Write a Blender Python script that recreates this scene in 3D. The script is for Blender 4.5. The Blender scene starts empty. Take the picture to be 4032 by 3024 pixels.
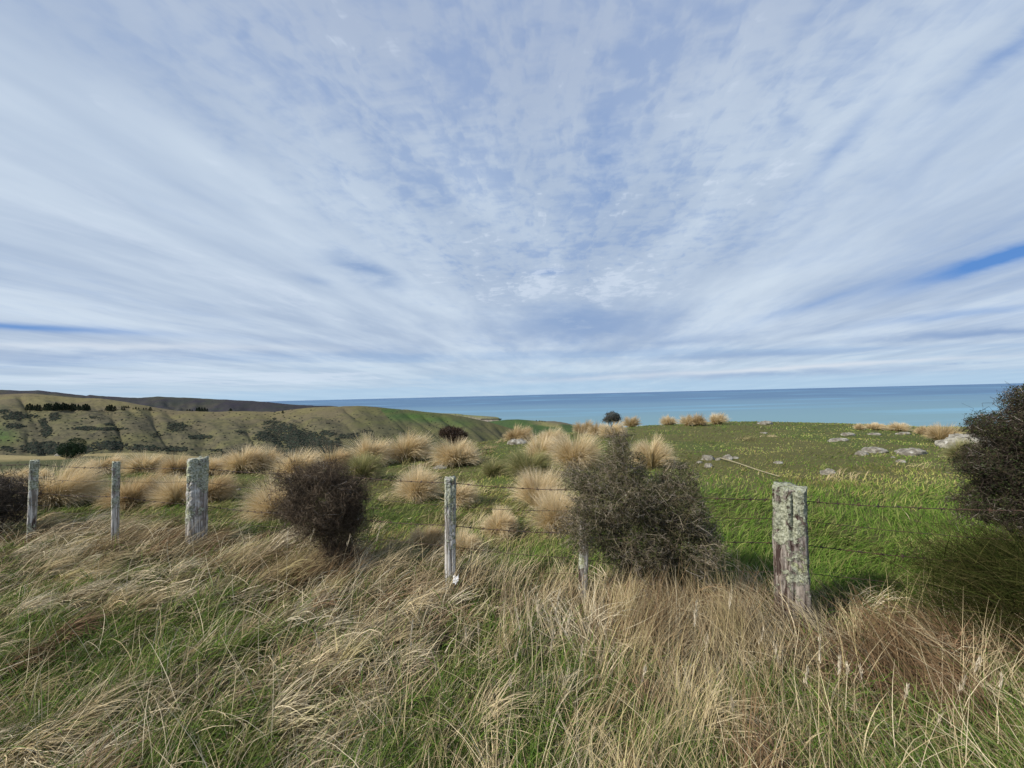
import bpy, math, random
import numpy as np
from mathutils import Matrix, Vector, kdtree

random.seed(5)
rng = np.random.default_rng(11)
S = bpy.context.scene
COL = S.collection
PI = math.pi

# ------------------------------------------------------------------ camera
EYE = 1.6
F = 1515.0                       # focal length in photo pixels (4032 wide)
PITCH = math.radians(1.66)
ROLL = math.radians(1.39)
cam_d = bpy.data.cameras.new("camera")
cam_d.sensor_width = 36.0
cam_d.lens = 36.0 * F / 4032.0
cam_d.clip_start = 0.05
cam_d.clip_end = 600000.0
cam = bpy.data.objects.new("camera", cam_d)
cam.location = (0, 0, EYE)
cam.rotation_euler = (PI / 2 + PITCH, ROLL, 0)
COL.objects.link(cam)
S.camera = cam
CR = np.array(cam.rotation_euler.to_matrix())

def ray(px, py):
    d = CR @ np.array([(px - 2016) / F, -(py - 1512) / F, -1.0])
    return d / d[1]              # per metre of depth

# ------------------------------------------------------------------ light
SUN_EL = math.radians(38)
SUN_AZ = math.radians(-112)      # from +Y towards +X; the sun stands behind and to the left
SUN_DIR = Vector((math.sin(SUN_AZ) * math.cos(SUN_EL), math.cos(SUN_AZ) * math.cos(SUN_EL), math.sin(SUN_EL)))
sd = bpy.data.lights.new("sun", 'SUN')
sd.energy = 4.9
sd.angle = math.radians(3)
sd.color = (1.0, 0.94, 0.84)
so = bpy.data.objects.new("sun", sd)
so.rotation_euler = SUN_DIR.to_track_quat('Z', 'Y').to_euler()
so.location = SUN_DIR * 50
COL.objects.link(so)

S.view_settings.view_transform = 'Standard'
S.view_settings.look = 'None'
S.view_settings.exposure = 0.06
S.view_settings.gamma = 1.0

class NT:
    """Short-hand for building node graphs."""
    def __init__(s, tree):
        s.t = tree; s.n = tree.nodes; s.l = tree.links
    def new(s, typ, **kw):
        nd = s.n.new(typ)
        for k, v in kw.items():
            setattr(nd, k, v)
        return nd
    def put(s, sock, v):
        if v is None: return
        if isinstance(v, bpy.types.NodeSocket): s.l.new(v, sock)
        else: sock.default_value = v
    def m(s, op, a, b=None, c=None, clamp=False):
        nd = s.new('ShaderNodeMath', operation=op); nd.use_clamp = clamp
        for i, v in enumerate((a, b, c)):
            s.put(nd.inputs[i], v) if v is not None else None
        return nd.outputs[0]
    def add(s, a, b): return s.m('ADD', a, b)
    def sub(s, a, b): return s.m('SUBTRACT', a, b)
    def mul(s, a, b): return s.m('MULTIPLY', a, b)
    def step(s, v, lo, hi, t='SMOOTHSTEP', o0=0.0, o1=1.0):
        nd = s.new('ShaderNodeMapRange', interpolation_type=t)
        s.put(nd.inputs[0], v)
        for i, x in enumerate((lo, hi, o0, o1)): s.put(nd.inputs[i + 1], x)
        return nd.outputs[0]
    def xyz(s, v):
        nd = s.new('ShaderNodeSeparateXYZ'); s.put(nd.inputs[0], v); return nd.outputs
    def cmb(s, x, y, z=0.0):
        nd = s.new('ShaderNodeCombineXYZ')
        for i, v in enumerate((x, y, z)): s.put(nd.inputs[i], v)
        return nd.outputs[0]
    def noise(s, vec, scale=1.0, detail=4.0, rough=0.55, dist=0.0, col=False):
        nd = s.new('ShaderNodeTexNoise'); s.put(nd.inputs['Vector'], vec)
        nd.inputs['Scale'].default_value = scale; nd.inputs['Detail'].default_value = detail
        nd.inputs['Roughness'].default_value = rough; nd.inputs['Distortion'].default_value = dist
        return nd.outputs['Color' if col else 'Fac']
    def mix(s, f, a, b, mode='MIX'):
        nd = s.new('ShaderNodeMix', data_type='RGBA', blend_type=mode)
        s.put(nd.inputs[0], f); s.put(nd.inputs[6], a); s.put(nd.inputs[7], b)
        return nd.outputs[2]
    def vmath(s, op, a, b=None):
        nd = s.new('ShaderNodeVectorMath', operation=op)
        s.put(nd.inputs[0], a)
        if b is not None: s.put(nd.inputs[1], b)
        return nd.outputs[0]

def rgb(r, g, b): return (r, g, b, 1.0)
def srgb(r, g, b):
    f = lambda c: (c / 255 / 12.92) if c / 255 <= 0.04045 else ((c / 255 + 0.055) / 1.055) ** 2.4
    return (f(r), f(g), f(b), 1.0)

# ------------------------------------------------------------------ sky
W = bpy.data.worlds.new("World"); S.world = W; W.use_nodes = True
n = NT(W.node_tree); n.n.clear()
out = n.new('ShaderNodeOutputWorld'); bg = n.new('ShaderNodeBackground')
n.l.new(bg.outputs[0], out.inputs[0])
tc = n.new('ShaderNodeTexCoord').outputs['Generated']
sky = n.new('ShaderNodeTexSky', sky_type='NISHITA')
sky.sun_disc = False; sky.sun_elevation = SUN_EL; sky.sun_rotation = SUN_AZ
sky.altitude = 300; sky.air_density = 1.0; sky.dust_density = 0.3; sky.ozone_density = 2.5
X, Y, Z = n.xyz(tc)[:3]
zc = n.m('MAXIMUM', Z, 0.0)
zz = n.add(zc, 0.055)
gx = n.m('DIVIDE', X, zz); gy = n.m('DIVIDE', Y, zz)         # position on the flat cloud sheet
A = math.radians(9)                                           # bearing of the cloud streaks
sx = n.sub(n.mul(gx, math.cos(A)), n.mul(gy, math.sin(A)))
sy = n.add(n.mul(gx, math.sin(A)), n.mul(gy, math.cos(A)))
warp = n.noise(n.cmb(sx, sy), 0.6, 2.0)
sxw = n.add(sx, n.mul(n.sub(warp, 0.5), 0.9))
streak = n.noise(n.cmb(sxw, n.mul(sy, 0.21), 3.1), 1.25, 7.0, 0.62)
wide = n.noise(n.cmb(n.mul(sx, 0.55), n.mul(sy, 0.15), 8.4), 0.9, 3.0, 0.5)
fine = n.noise(n.cmb(sxw, n.mul(sy, 0.30), 5.0), 5.2, 4.0, 0.6)
puff = n.noise(n.cmb(n.add(sx, n.mul(n.sub(fine, 0.5), 0.25)), n.mul(sy, 0.9), 1.7), 13.0, 3.0, 0.6, 0.15)
puff2 = n.noise(n.cmb(sx, n.mul(sy, 0.7), 9.7), 4.5, 3.0, 0.6, 0.3)
# mackerel texture only where the sheet breaks into small puffs (high up ahead, left of the streak bearing)
mk = n.mul(n.step(sx, -1.7, -0.4), n.step(sx, 1.5, 0.5))
mk = n.mul(mk, n.step(Z, 0.16, 0.32))
mk = n.add(n.mul(mk, 0.90), 0.10)
D = n.add(0.5, n.mul(n.sub(streak, 0.5), 0.95))
D = n.add(D, n.mul(n.sub(wide, 0.5), 0.6))
D = n.add(D, n.mul(n.sub(fine, 0.5), 0.9))
D = n.add(D, n.mul(mk, n.add(n.mul(n.sub(puff, 0.5), 1.9), n.mul(n.sub(puff2, 0.5), 1.7))))
D = n.add(D, 0.17)
# the sheet is thicker and smoother on the left
D = n.add(D, n.step(sx, -0.5, -1.9, o1=0.22))
D = n.sub(D, n.mul(n.mul(n.step(sx, -0.35, 0.0), n.step(sx, 0.75, 0.35)), 0.05))

ya = n.m('MAXIMUM', Y, 0.02)
U = n.m('DIVIDE', X, ya); V = n.m('DIVIDE', Z, ya)
front = n.step(Y, 0.02, 0.1)
wob = n.noise(n.cmb(n.mul(U, 3.0), n.mul(V, 11.0), 2.0), 2.2, 4.0, 0.6)
def patch(px, py, ax, ay, px2=None, py2=None, wobble=0.9):
    """soft patch of sky round a bearing; ax, ay in photo pixels; second point gives its slope"""
    d = ray(px, py); ang = 0.0
    if px2 is not None:
        e = ray(px2, py2); ang = math.atan2(e[2] - d[2], e[0] - d[0])
    du = n.sub(U, float(d[0])); dv = n.sub(V, float(d[2]))
    a = n.add(n.mul(du, math.cos(ang)), n.mul(dv, math.sin(ang)))
    b = n.sub(n.mul(dv, math.cos(ang)), n.mul(du, math.sin(ang)))
    b = n.add(b, n.mul(n.sub(wob, 0.5), wobble * ay / F * 2.0))
    a = n.m('DIVIDE', a, ax / F); b = n.m('DIVIDE', b, ay / F)
    r = n.add(n.mul(a, a), n.mul(b, b))
    return n.mul(n.m('EXPONENT', n.mul(r, -1.0)), front)
blue = n.mul(patch(3960, 1010, 430, 34, 3500, 1150, 0.5), 1.25)
blue = n.add(blue, n.mul(patch(80, 1287, 520, 15, 700, 1318, 0.4), 0.9))
blue = n.add(blue, n.mul(patch(3800, 1235, 420, 16, 3300, 1290, 0.8), 0.45))
blue = n.add(blue, n.mul(patch(3250, 1180, 330, 22, 2900, 1290, 0.9), 0.35))
blue = n.add(blue, n.mul(patch(2380, 640, 60, 190, wobble=0.6), 0.22))
blue = n.add(blue, n.mul(patch(3330, 560, 260, 34, 3150, 760, 1.0), 0.34))
blue = n.add(blue, n.mul(patch(3960, 210, 260, 40, 3700, 420, 1.0), 0.5))
blue = n.add(blue, n.mul(patch(2160, 1075, 70, 14, wobble=0.9), 0.45))
bright = n.mul(patch(2280, 1130, 700, 85, wobble=0.8), 0.45)
bright = n.add(bright, n.mul(patch(3100, 640, 900, 50, 2500, 1050, 0.9), 0.22))
D = n.add(D, bright)
# low bands near the horizon
band = n.noise(n.cmb(n.mul(U, 0.75), n.mul(V, 24.0), 4.4), 1.0, 4.0, 0.55)
low = n.step(V, 0.17, 0.07)
D = n.add(D, n.mul(low, n.sub(n.mul(n.sub(band, 0.5), 4.0), 0.12)))
D = n.sub(D, n.mul(n.step(V, 0.055, 0.02), 0.30))
dens = n.step(D, 0.05, 0.90, o0=0.66)
dens = n.m('MAXIMUM', n.sub(dens, n.mul(blue, 0.95)), 0.0)
# colours
skyc = n.mix(1.0, sky.outputs[0], rgb(0.105, 0.105, 0.105), 'MULTIPLY')
deep = n.mix(0.8, skyc, srgb(70, 126, 200))
hz = n.step(V, 0.16, 0.0)
deep = n.mix(hz, deep, srgb(140, 186, 222))
tone = n.noise(n.cmb(n.mul(sx, 0.8), n.mul(sy, 0.25), 6.6), 1.6, 4.0, 0.55)
cl = n.mix(n.step(tone, 0.3, 0.7), srgb(166, 184, 209), srgb(203, 217, 232))
cl = n.mix(n.step(Z, 0.42, 0.72, o1=0.8), cl, srgb(162, 177, 203))
cl = n.mix(n.mul(hz, 0.75), cl, srgb(190, 211, 228))
c = n.mix(dens, deep, cl)
c = n.mix(n.step(D, 0.95, 1.35, o1=0.45), c, srgb(214, 225, 240))
# thick grey shreds under the sheet
sh = n.noise(n.cmb(n.mul(U, 4.0), n.mul(V, 16.0), 7.0), 1.6, 5.0, 0.65)
grey = patch(1435, 1065, 150, 36, 1620, 1130, 1.4)
grey = n.add(grey, n.mul(patch(1240, 1100, 70, 18, 1330, 1120, 1.4), 0.5))
grey = n.add(grey, n.mul(patch(2290, 1270, 330, 62, wobble=1.3), 1.0))
grey = n.add(grey, n.mul(patch(2650, 1350, 420, 18, 2900, 1325, 1.4), 0.5))
grey = n.add(grey, n.mul(patch(3900, 1312, 520, 17, 3500, 1335, 1.2), 0.95))
grey = n.add(grey, n.mul(patch(3000, 1395, 520, 14, 3400, 1378, 1.2), 0.6))
grey = n.add(grey, n.mul(patch(3800, 1430, 130, 5, wobble=1.2), 0.6))
grey = n.add(grey, n.mul(patch(420, 1400, 500, 24, wobble=1.3), 0.5))
grey = n.add(grey, n.mul(patch(2950, 1470, 900, 16, wobble=1.1), 0.55))
grey = n.mul(grey, n.step(sh, 0.25, 0.50))
c = n.mix(n.m('MINIMUM', n.mul(grey, 1.0), 1.0), c, srgb(140, 165, 202))
whitestrip = n.mul(patch(3150, 1445, 900, 9, 3500, 1425, 1.2), 0.8)
whitestrip = n.add(whitestrip, n.mul(patch(500, 1365, 700, 14, 900, 1368, 1.3), 0.6))
c = n.mix(n.m('MINIMUM', whitestrip, 1.0), c, srgb(214, 222, 232))
c = n.mix(n.mul(patch(1200, 1560, 900, 20, wobble=0.3), 0.0), c, srgb(130, 176, 222))
n.l.new(c, bg.inputs[0]); bg.inputs[1].default_value = 1.0
SKYMIX = c

# ------------------------------------------------------------------ numpy noise
def _h(ix, iy, seed):
    h = (ix.astype(np.int64) * 374761393 + iy.astype(np.int64) * 668265263 + seed * 1442695041) & 0x7fffffff
    h = ((h ^ (h >> 13)) * 1274126177) & 0x7fffffff
    return ((h ^ (h >> 16)) & 0xffff) / 65535.0
def vn(x, y, seed=0):
    x = np.asarray(x, float); y = np.asarray(y, float)
    ix = np.floor(x); iy = np.floor(y); fx = x - ix; fy = y - iy
    fx = fx * fx * (3 - 2 * fx); fy = fy * fy * (3 - 2 * fy)
    a = _h(ix, iy, seed); b = _h(ix + 1, iy, seed); c_ = _h(ix, iy + 1, seed); d = _h(ix + 1, iy + 1, seed)
    return (a * (1 - fx) + b * fx) * (1 - fy) + (c_ * (1 - fx) + d * fx) * fy
def fbm(x, y, seed=0, o=4):
    x = np.asarray(x, float); y = np.asarray(y, float)
    s = 0; a = 0.5; t = 0
    for i in range(o):
        s = s + a * vn(x * 2 ** i + 17.3 * i, y * 2 ** i - 9.1 * i, seed + i); t += a; a *= 0.5
    return s / t
def smooth(v, lo, hi):
    t = np.clip((v - lo) / (hi - lo), 0, 1); return t * t * (3 - 2 * t)

# ------------------------------------------------------------------ terrain near the camera
YK = [0, 3, 6, 10, 14, 18, 21, 24, 30, 45, 75, 100, 140]
TAB = {
 -600: [0, 0, -.10, -.35, -.8, -1.5, -2.0, -2.6, -3.6, -5.6, -7.2, -12, -25],
 0:    [0, 0, -.10, -.35, -.8, -1.5, -2.0, -2.6, -3.6, -5.65, -7.41, -12, -25],
 300:  [0, 0, -.10, -.32, -.8, -1.5, -2.1, -2.7, -3.8, -5.85, -7.86, -12, -25],
 550:  [0, 0, -.08, -.28, -.8, -1.6, -2.2, -2.8, -3.9, -5.8, -7.66, -12, -25],
 900:  [0, 0, -.06, -.22, -.7, -1.7, -2.3, -3.0, -4.2, -6.6, -8.94, -14, -27],
 1150: [0, 0, -.06, -.25, -.65, -1.5, -2.3, -3.1, -4.6, -7.2, -9.3, -15, -28],
 1500: [0, 0, -.08, -.30, -.55, -1.3, -2.1, -3.0, -4.8, -9, -16, -22, -32],
 1900: [0, 0, -.06, -.20, -.33, -.47, -.95, -1.6, -3.2, -8, -17, -25, -36],
 2200: [0, 0, -.04, -.14, -.22, -.30, -.60, -1.1, -2.6, -7, -17, -25, -36],
 2500: [0, 0, -.03, -.08, -.08, -.06, -.23, -.60, -1.9, -6, -16, -25, -36],
 2900: [0, 0, -.02, -.06, -.05, -.00, -.10, -.45, -1.7, -6, -16, -25, -36],
 3300: [0, 0, -.02, -.08, -.10, -.15, -.35, -.75, -1.9, -6, -16, -25, -36],
 3600: [0, 0, -.03, -.12, -.22, -.40, -.64, -1.15, -2.3, -6, -16, -25, -36],
 3850: [0, 0, -.04, -.15, -.30, -.52, -.74, -1.05, -1.72, -4.5, -14, -25, -36],
 4200: [0, 0, -.04, -.15, -.32, -.54, -.76, -1.05, -1.70, -4.2, -14, -25, -36],
 4900: [0, 0, -.04, -.15, -.32, -.54, -.76, -1.05, -1.70, -4.2, -14, -25, -36],
}
_uk = np.array([(p - 2016) / F for p in sorted(TAB)])
_tz = np.array([TAB[p] for p in sorted(TAB)], float)
_UG = np.linspace(_uk[0], _uk[-1], 260)
_TG = np.linspace(0, np.log1p(140), 300); _YG = np.expm1(_TG)
_tmp = np.array([np.interp(_YG, YK, r) for r in _tz])
_GZ = np.array([np.interp(_UG, _uk, _tmp[:, j]) for j in range(len(_YG))]).T
def _blur(a, k, ax):
    w = np.exp(-np.linspace(-2, 2, 2 * k + 1) ** 2); w /= w.sum()
    p = np.pad(a, [(k, k) if i == ax else (0, 0) for i in range(2)], mode='edge')
    return np.apply_along_axis(lambda v: np.convolve(v, w, 'valid'), ax, p)
_GZ = _blur(_blur(_GZ, 8, 0), 3, 1)
def gz(x, y):
    x = np.asarray(x, float); y = np.asarray(y, float)
    u = np.clip(x / np.maximum(y, 0.35), _UG[0], _UG[-1] - 1e-6)
    t = np.clip(np.log1p(np.maximum(y, 0)), 0, _TG[-1] - 1e-6)
    fi = (u - _UG[0]) / (_UG[1] - _UG[0]); fj = t / (_TG[1] - _TG[0])
    i = np.clip(fi.astype(int), 0, 258); j = np.clip(fj.astype(int), 0, 298); fi = fi - i; fj = fj - j
    z = (_GZ[i, j] * (1 - fi) + _GZ[i + 1, j] * fi) * (1 - fj) + (_GZ[i, j + 1] * (1 - fi) + _GZ[i + 1, j + 1] * fi) * fj
    # swaths that lie along the lean of the grass, and small humps
    a, b = lay(x, y)
    near = 1 - smooth(y, 4, 9)
    z = z + near * 0.17 * (fbm(a * 0.45, b * 1.7, 3, 3) - 0.5)
    z = z + (1 - near * 0.6) * 0.16 * (fbm(x * 0.7, y * 0.7, 5, 3) - 0.5) * (1 - smooth(y, 12, 17) * 0.6)
    z = z + 0.05 * (fbm(x * 2.6, y * 2.6, 9, 2) - 0.5)
    far = smooth(y, 30, 60)
    z = z + far * 1.6 * (fbm(x * 0.05, y * 0.05, 15, 3) - 0.5)
    return z
def lay(x, y):
    c_, s_ = math.cos(0.80), math.sin(0.80)
    return x * c_ + y * s_, -x * s_ + y * c_
def hit(px, py, fun=gz, y0=1.2, y1=130, steps=1400):
    d = ray(px, py)
    ys = np.geomspace(y0, y1, steps)
    g = EYE + d[2] * ys - fun(d[0] * ys, ys)
    k = np.where(g < 0)[0]
    k = k[0] if len(k) else int(np.argmin(g))
    y = ys[k]
    return np.array([d[0] * y, y, float(fun(np.array([d[0] * y]), np.array([y]))[0])])

# ------------------------------------------------------------------ mesh helpers
def mk(name, V, faces, mat, parent=None, loc=None, col=None, smooth_=True, link=True):
    """one mesh object from world-space vertices; faces = list of (k,n) index arrays"""
    V = np.asarray(V, np.float32)
    if parent is not None: base = np.array(parent.location, np.float32)
    elif loc is not None: base = np.array(loc, np.float32)
    else: base = np.zeros(3, np.float32)
    V = V - base
    me = bpy.data.meshes.new(name)
    me.vertices.add(len(V)); me.vertices.foreach_set("co", V.ravel())
    idx = []; st = []; p = 0
    for Fa in faces:
        Fa = np.asarray(Fa, np.int32)
        if len(Fa) == 0: continue
        idx.append(Fa.ravel()); st.append(p + np.arange(len(Fa)) * Fa.shape[1]); p += Fa.size
    idx = np.concatenate(idx); st = np.concatenate(st).astype(np.int32)
    me.loops.add(len(idx)); me.loops.foreach_set("vertex_index", idx)
    me.polygons.add(len(st)); me.polygons.foreach_set("loop_start", st)
    me.polygons.foreach_set("use_smooth", np.full(len(st), smooth_, bool))
    me.update(calc_edges=True)
    if col is not None:
        ca = me.color_attributes.new("Col", 'FLOAT_COLOR', 'POINT')
        c4 = np.ones((len(V), 4), np.float32); c4[:, :3] = col
        ca.data.foreach_set("color", c4.ravel())
    me.materials.append(mat)
    o = bpy.data.objects.new(name, me)
    if parent is not None: o.parent = parent
    elif loc is not None: o.location = [float(v) for v in loc]
    if link: COL.objects.link(o)
    return o
def thing(name, loc, label, cat, group=None):
    o = bpy.data.objects.new(name, None); o.location = [float(v) for v in loc]
    o.empty_display_size = 0.2; COL.objects.link(o)
    return tag(o, label, cat, group)
def tag(o, label, cat, group=None, kind=None):
    o["label"] = label; o["category"] = cat
    if group: o["group"] = group
    if kind: o["kind"] = kind
    return o
def grid_faces(nr, nc, wrap=False):
    i = np.arange(nr - 1)[:, None]; j = np.arange(nc if wrap else nc - 1)[None, :]
    j2 = (j + 1) % nc
    return np.stack([i * nc + j, i * nc + j2, (i + 1) * nc + j2, (i + 1) * nc + j], -1).reshape(-1, 4)

# ------------------------------------------------------------------ materials
def mat_new(name):
    m = bpy.data.materials.new(name); m.use_nodes = True
    t = NT(m.node_tree); t.n.clear()
    o = t.new('ShaderNodeOutputMaterial'); return m, t, o
def principled(t, o, col, rough=0.8, spec=0.3, bump=None, bstr=0.3, bdist=0.02):
    p = t.new('ShaderNodeBsdfPrincipled')
    t.put(p.inputs['Base Color'], col); t.put(p.inputs['Roughness'], rough)
    p.inputs['Specular IOR Level'].default_value = spec
    if bump is not None:
        b = t.new('ShaderNodeBump'); b.inputs['Strength'].default_value = bstr; b.inputs['Distance'].default_value = bdist
        t.put(b.inputs['Height'], bump); t.l.new(b.outputs[0], p.inputs['Normal'])
    t.l.new(p.outputs[0], o.inputs[0]); return p
def attr(t, name="Col"):
    a = t.new('ShaderNodeAttribute', attribute_name=name); return a.outputs['Color']
def blade_mat(name, trans=0.28, gloss=0.0):
    m, t, o = mat_new(name)
    c_ = attr(t)
    d = t.new('ShaderNodeBsdfDiffuse'); t.put(d.inputs[0], c_)
    tr = t.new('ShaderNodeBsdfTranslucent'); t.put(tr.inputs[0], c_)
    mx = t.new('ShaderNodeMixShader'); mx.inputs[0].default_value = trans
    t.l.new(d.outputs[0], mx.inputs[1]); t.l.new(tr.outputs[0], mx.inputs[2])
    t.l.new(mx.outputs[0], o.inputs[0]); return m
M_GRASS = blade_mat("grass_blades", 0.12)
M_TUSS = blade_mat("tussock_blades", 0.3)
M_LEAF = blade_mat("leaves", 0.2)
m, t, o = mat_new("twigs")
principled(t, o, attr(t), 0.85, 0.2); M_TWIG = m

m, t, o = mat_new("ground_soil")
ob = t.new('ShaderNodeTexCoord').outputs['Object']
nz = t.noise(ob, 3.0, 6.0, 0.65); nf = t.noise(ob, 26.0, 5.0, 0.7)
cc = t.mix(t.step(nz, 0.35, 0.65), attr(t), t.mix(0.5, attr(t), rgb(0.10, 0.085, 0.045)))
cc = t.mix(t.step(nf, 0.3, 0.75), t.mix(0.45, cc, rgb(0.05, 0.05, 0.02)), cc)
principled(t, o, cc, 0.95, 0.1, nf, 0.6, 0.04); M_GROUND = m

# ------------------------------------------------------------------ ground sheet
def ground():
    th = np.concatenate([np.linspace(-1.25, 1.25, 620), np.linspace(1.25, 2 * PI - 1.25, 60)[1:-1]])
    r = np.concatenate([np.geomspace(0.25, 30, 210), np.geomspace(30, 175, 90)[1:]])
    R, T = np.meshgrid(r, th, indexing='ij')
    Xg = R * np.sin(T); Yg = R * np.cos(T)
    Zg = gz(Xg, Yg)
    n_r, n_t = Xg.shape
    V = np.stack([Xg, Yg, Zg], -1).reshape(-1, 3)
    V = np.vstack([V, [[0, 0, float(gz(np.array([0.]), np.array([0.]))[0])]]])
    fc = grid_faces(n_r, n_t, True)[:, ::-1]
    j = np.arange(n_t); tri = np.stack([np.full(n_t, len(V) - 1), (j + 1) % n_t, j], -1)
    x, y = V[:, 0], V[:, 1]
    c = np.zeros((len(V), 3)); c[:] = (0.050, 0.046, 0.022)
    pad = smooth(y + 0.315 * x, 3.6, 4.6)[:, None]
    u = x / np.maximum(y, 0.3)
    m1 = fbm(x * 0.5, y * 0.5, 31, 4)[:, None]
    padc = np.where(m1 > 0.5, [[0.085, 0.115, 0.028]], [[0.12, 0.12, 0.04]])
    c = c * (1 - pad) + padc * pad
    far = smooth(y, 25, 38)[:, None]
    m2 = fbm(x * 0.12, y * 0.12, 33, 4)[:, None]
    fc_ = np.array([[0.085, 0.100, 0.032]]) * (1 - m2 * 0.5) + 0 * c
    c = c * (1 - far) + fc_ * far
    # golden top of the spur beyond the green paddock
    gold = smooth(y, 60, 68)[:, None] * (0.75 + 0.5 * m2)
    gold = np.maximum(gold, (smooth(u, -1.05, -0.95) * smooth(y, 36, 44))[:, None] * 0.85)
    gold = np.clip(gold, 0, 1)
    c = c * (1 - gold) + np.array([[0.40, 0.32, 0.15]]) * gold
    o_ = mk("ground", V, [fc, tri], M_GROUND, col=c)
    o_["kind"] = "structure"; o_["label"] = "rough grassy farmland sloping away behind the fence"
ground()

# ------------------------------------------------------------------ blades
def blades(P, head, length, e0, e1, width, col, nseg=3, twist=1.2, curl=0.0, tipcol=None, kink=0.0):
    """P roots (N,3); head heading; e0/e1 start/end elevation; returns V, F, C"""
    N = len(P); k = nseg + 1
    s = np.linspace(0, 1, k)
    el = e0[:, None] + (e1 - e0)[:, None] * (s[None, :] ** 1.15)
    hd = head[:, None] + curl * (rng.random(N)[:, None] - 0.5) * s[None, :] * 2
    if kink:
        hd = hd + np.cumsum(rng.normal(0, kink, (N, k)) * (rng.random((N, k)) < 0.5), 1); el = el + rng.normal(0, kink * 0.6, (N, k)) * (s[None, :] > 0.2)
    ds = length[:, None] / nseg
    dx = np.cos(el) * np.cos(hd) * ds; dy = np.cos(el) * np.sin(hd) * ds; dz = np.sin(el) * ds
    z0 = np.zeros((N, 1))
    cx = np.concatenate([z0, np.cumsum((dx[:, 1:] + dx[:, :-1]) / 2, 1)], 1)
    cy = np.concatenate([z0, np.cumsum((dy[:, 1:] + dy[:, :-1]) / 2, 1)], 1)
    cz = np.concatenate([z0, np.cumsum((dz[:, 1:] + dz[:, :-1]) / 2, 1)], 1)
    C = np.stack([P[:, 0:1] + cx, P[:, 1:2] + cy, P[:, 2:3] + cz], -1)
    w = width[:, None] * (1 - s[None, :] ** 1.6 * 0.88) * 0.5
    a = (rng.random(N) - 0.5) * 2 * twist
    px_, py_ = -np.sin(head), np.cos(head)
    wx = np.stack([px_ * np.cos(a), py_ * np.cos(a), np.sin(a)], -1)
    L = C - wx[:, None, :] * w[..., None]; R = C + wx[:, None, :] * w[..., None]
    V = np.stack([L, R], 2).reshape(-1, 3)
    b = (np.arange(N) * k * 2)[:, None] + (np.arange(nseg) * 2)[None, :]
    Fq = np.stack([b, b + 1, b + 3, b + 2], -1).reshape(-1, 4)
    if tipcol is None: cl_ = np.repeat(col, k * 2, 0)
    else:
        mixf = s[None, :, None] ** 1.2
        cl_ = (col[:, None, :] * (1 - mixf) + tipcol[:, None, :] * mixf)
        cl_ = np.repeat(cl_.reshape(-1, 3), 2, 0)
    return V, Fq, cl_
def join(parts):
    Vs, Fs, Cs = [], [], []; off = 0
    for V, Fq, C in parts:
        Vs.append(V); Fs.append(Fq + off); Cs.append(C); off += len(V)
    return np.vstack(Vs), np.vstack(Fs), np.vstack(Cs)

STRAW = np.array([[0.52, 0.425, 0.26], [0.42, 0.335, 0.195], [0.31, 0.24, 0.135], [0.68, 0.58, 0.39], [0.28, 0.20, 0.11], [0.44, 0.37, 0.19]])
BROWN = np.array([[0.20, 0.130, 0.072], [0.15, 0.10, 0.056], [0.28, 0.19, 0.115], [0.24, 0.155, 0.092]])
GREEN = np.array([[0.085, 0.155, 0.026], [0.12, 0.195, 0.035], [0.06, 0.115, 0.022], [0.16, 0.215, 0.05], [0.20, 0.22, 0.075]])
TURF = np.array([[0.15, 0.195, 0.045], [0.23, 0.24, 0.075], [0.12, 0.175, 0.038], [0.26, 0.25, 0.095], [0.20, 0.165, 0.075]])
OLIVE = np.array([[0.16, 0.155, 0.058], [0.22, 0.20, 0.085], [0.105, 0.108, 0.038], [0.28, 0.24, 0.12]])
def pick(pal, N, jit=0.18):
    c = pal[rng.integers(0, len(pal), N)]
    return c * (1 + (rng.random((N, 1)) - 0.5) * 2 * jit)
def lim_c(c, hi=0.62): return np.maximum(c, 0.02) * np.minimum(1, hi / np.maximum(c.max(1, keepdims=True), 1e-6))
def fence_side(x, y):            # >0 beyond the fence line
    return y - (3.34 - 0.315 * x)
def samp(N, y0, y1, umax=2.1, p=1.0):
    q = rng.random(N)
    if abs(p - 1) < 1e-6: y = y0 * (y1 / y0) ** q
    else: y = (y0 ** (1 - p) + q * (y1 ** (1 - p) - y0 ** (1 - p))) ** (1 / (1 - p))
    u = (rng.random(N) * 2 - 1) * umax
    return u * y, y
def rooted(x, y): return np.stack([x, y, gz(x, y) - 0.01], -1)

def straw_mask(x, y):            # 1 = matted dead grass, 0 = green showing
    a, b = lay(x, y)
    m = fbm(a * 0.9, b * 2.6, 41, 4) * 0.65 + fbm(x * 1.1, y * 1.1, 47, 3) * 0.35
    g = 0.07 * (1 - smooth(y, 2.5, 3.1)) + 0.05 * (1 - smooth(np.abs(x - 0.1), 0.5, 1.1))
    f = 0.22 * np.exp(-((fence_side(x, y) + 0.35) / 0.45) ** 2)
    return smooth(m - g + f, 0.47, 0.57)
def brown_mask(x, y):
    return np.clip(np.exp(-(((x - 2.25) / 0.60) ** 2 + ((y - 2.15) / 0.42) ** 2)) * 1.2, 0, 1)

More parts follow.
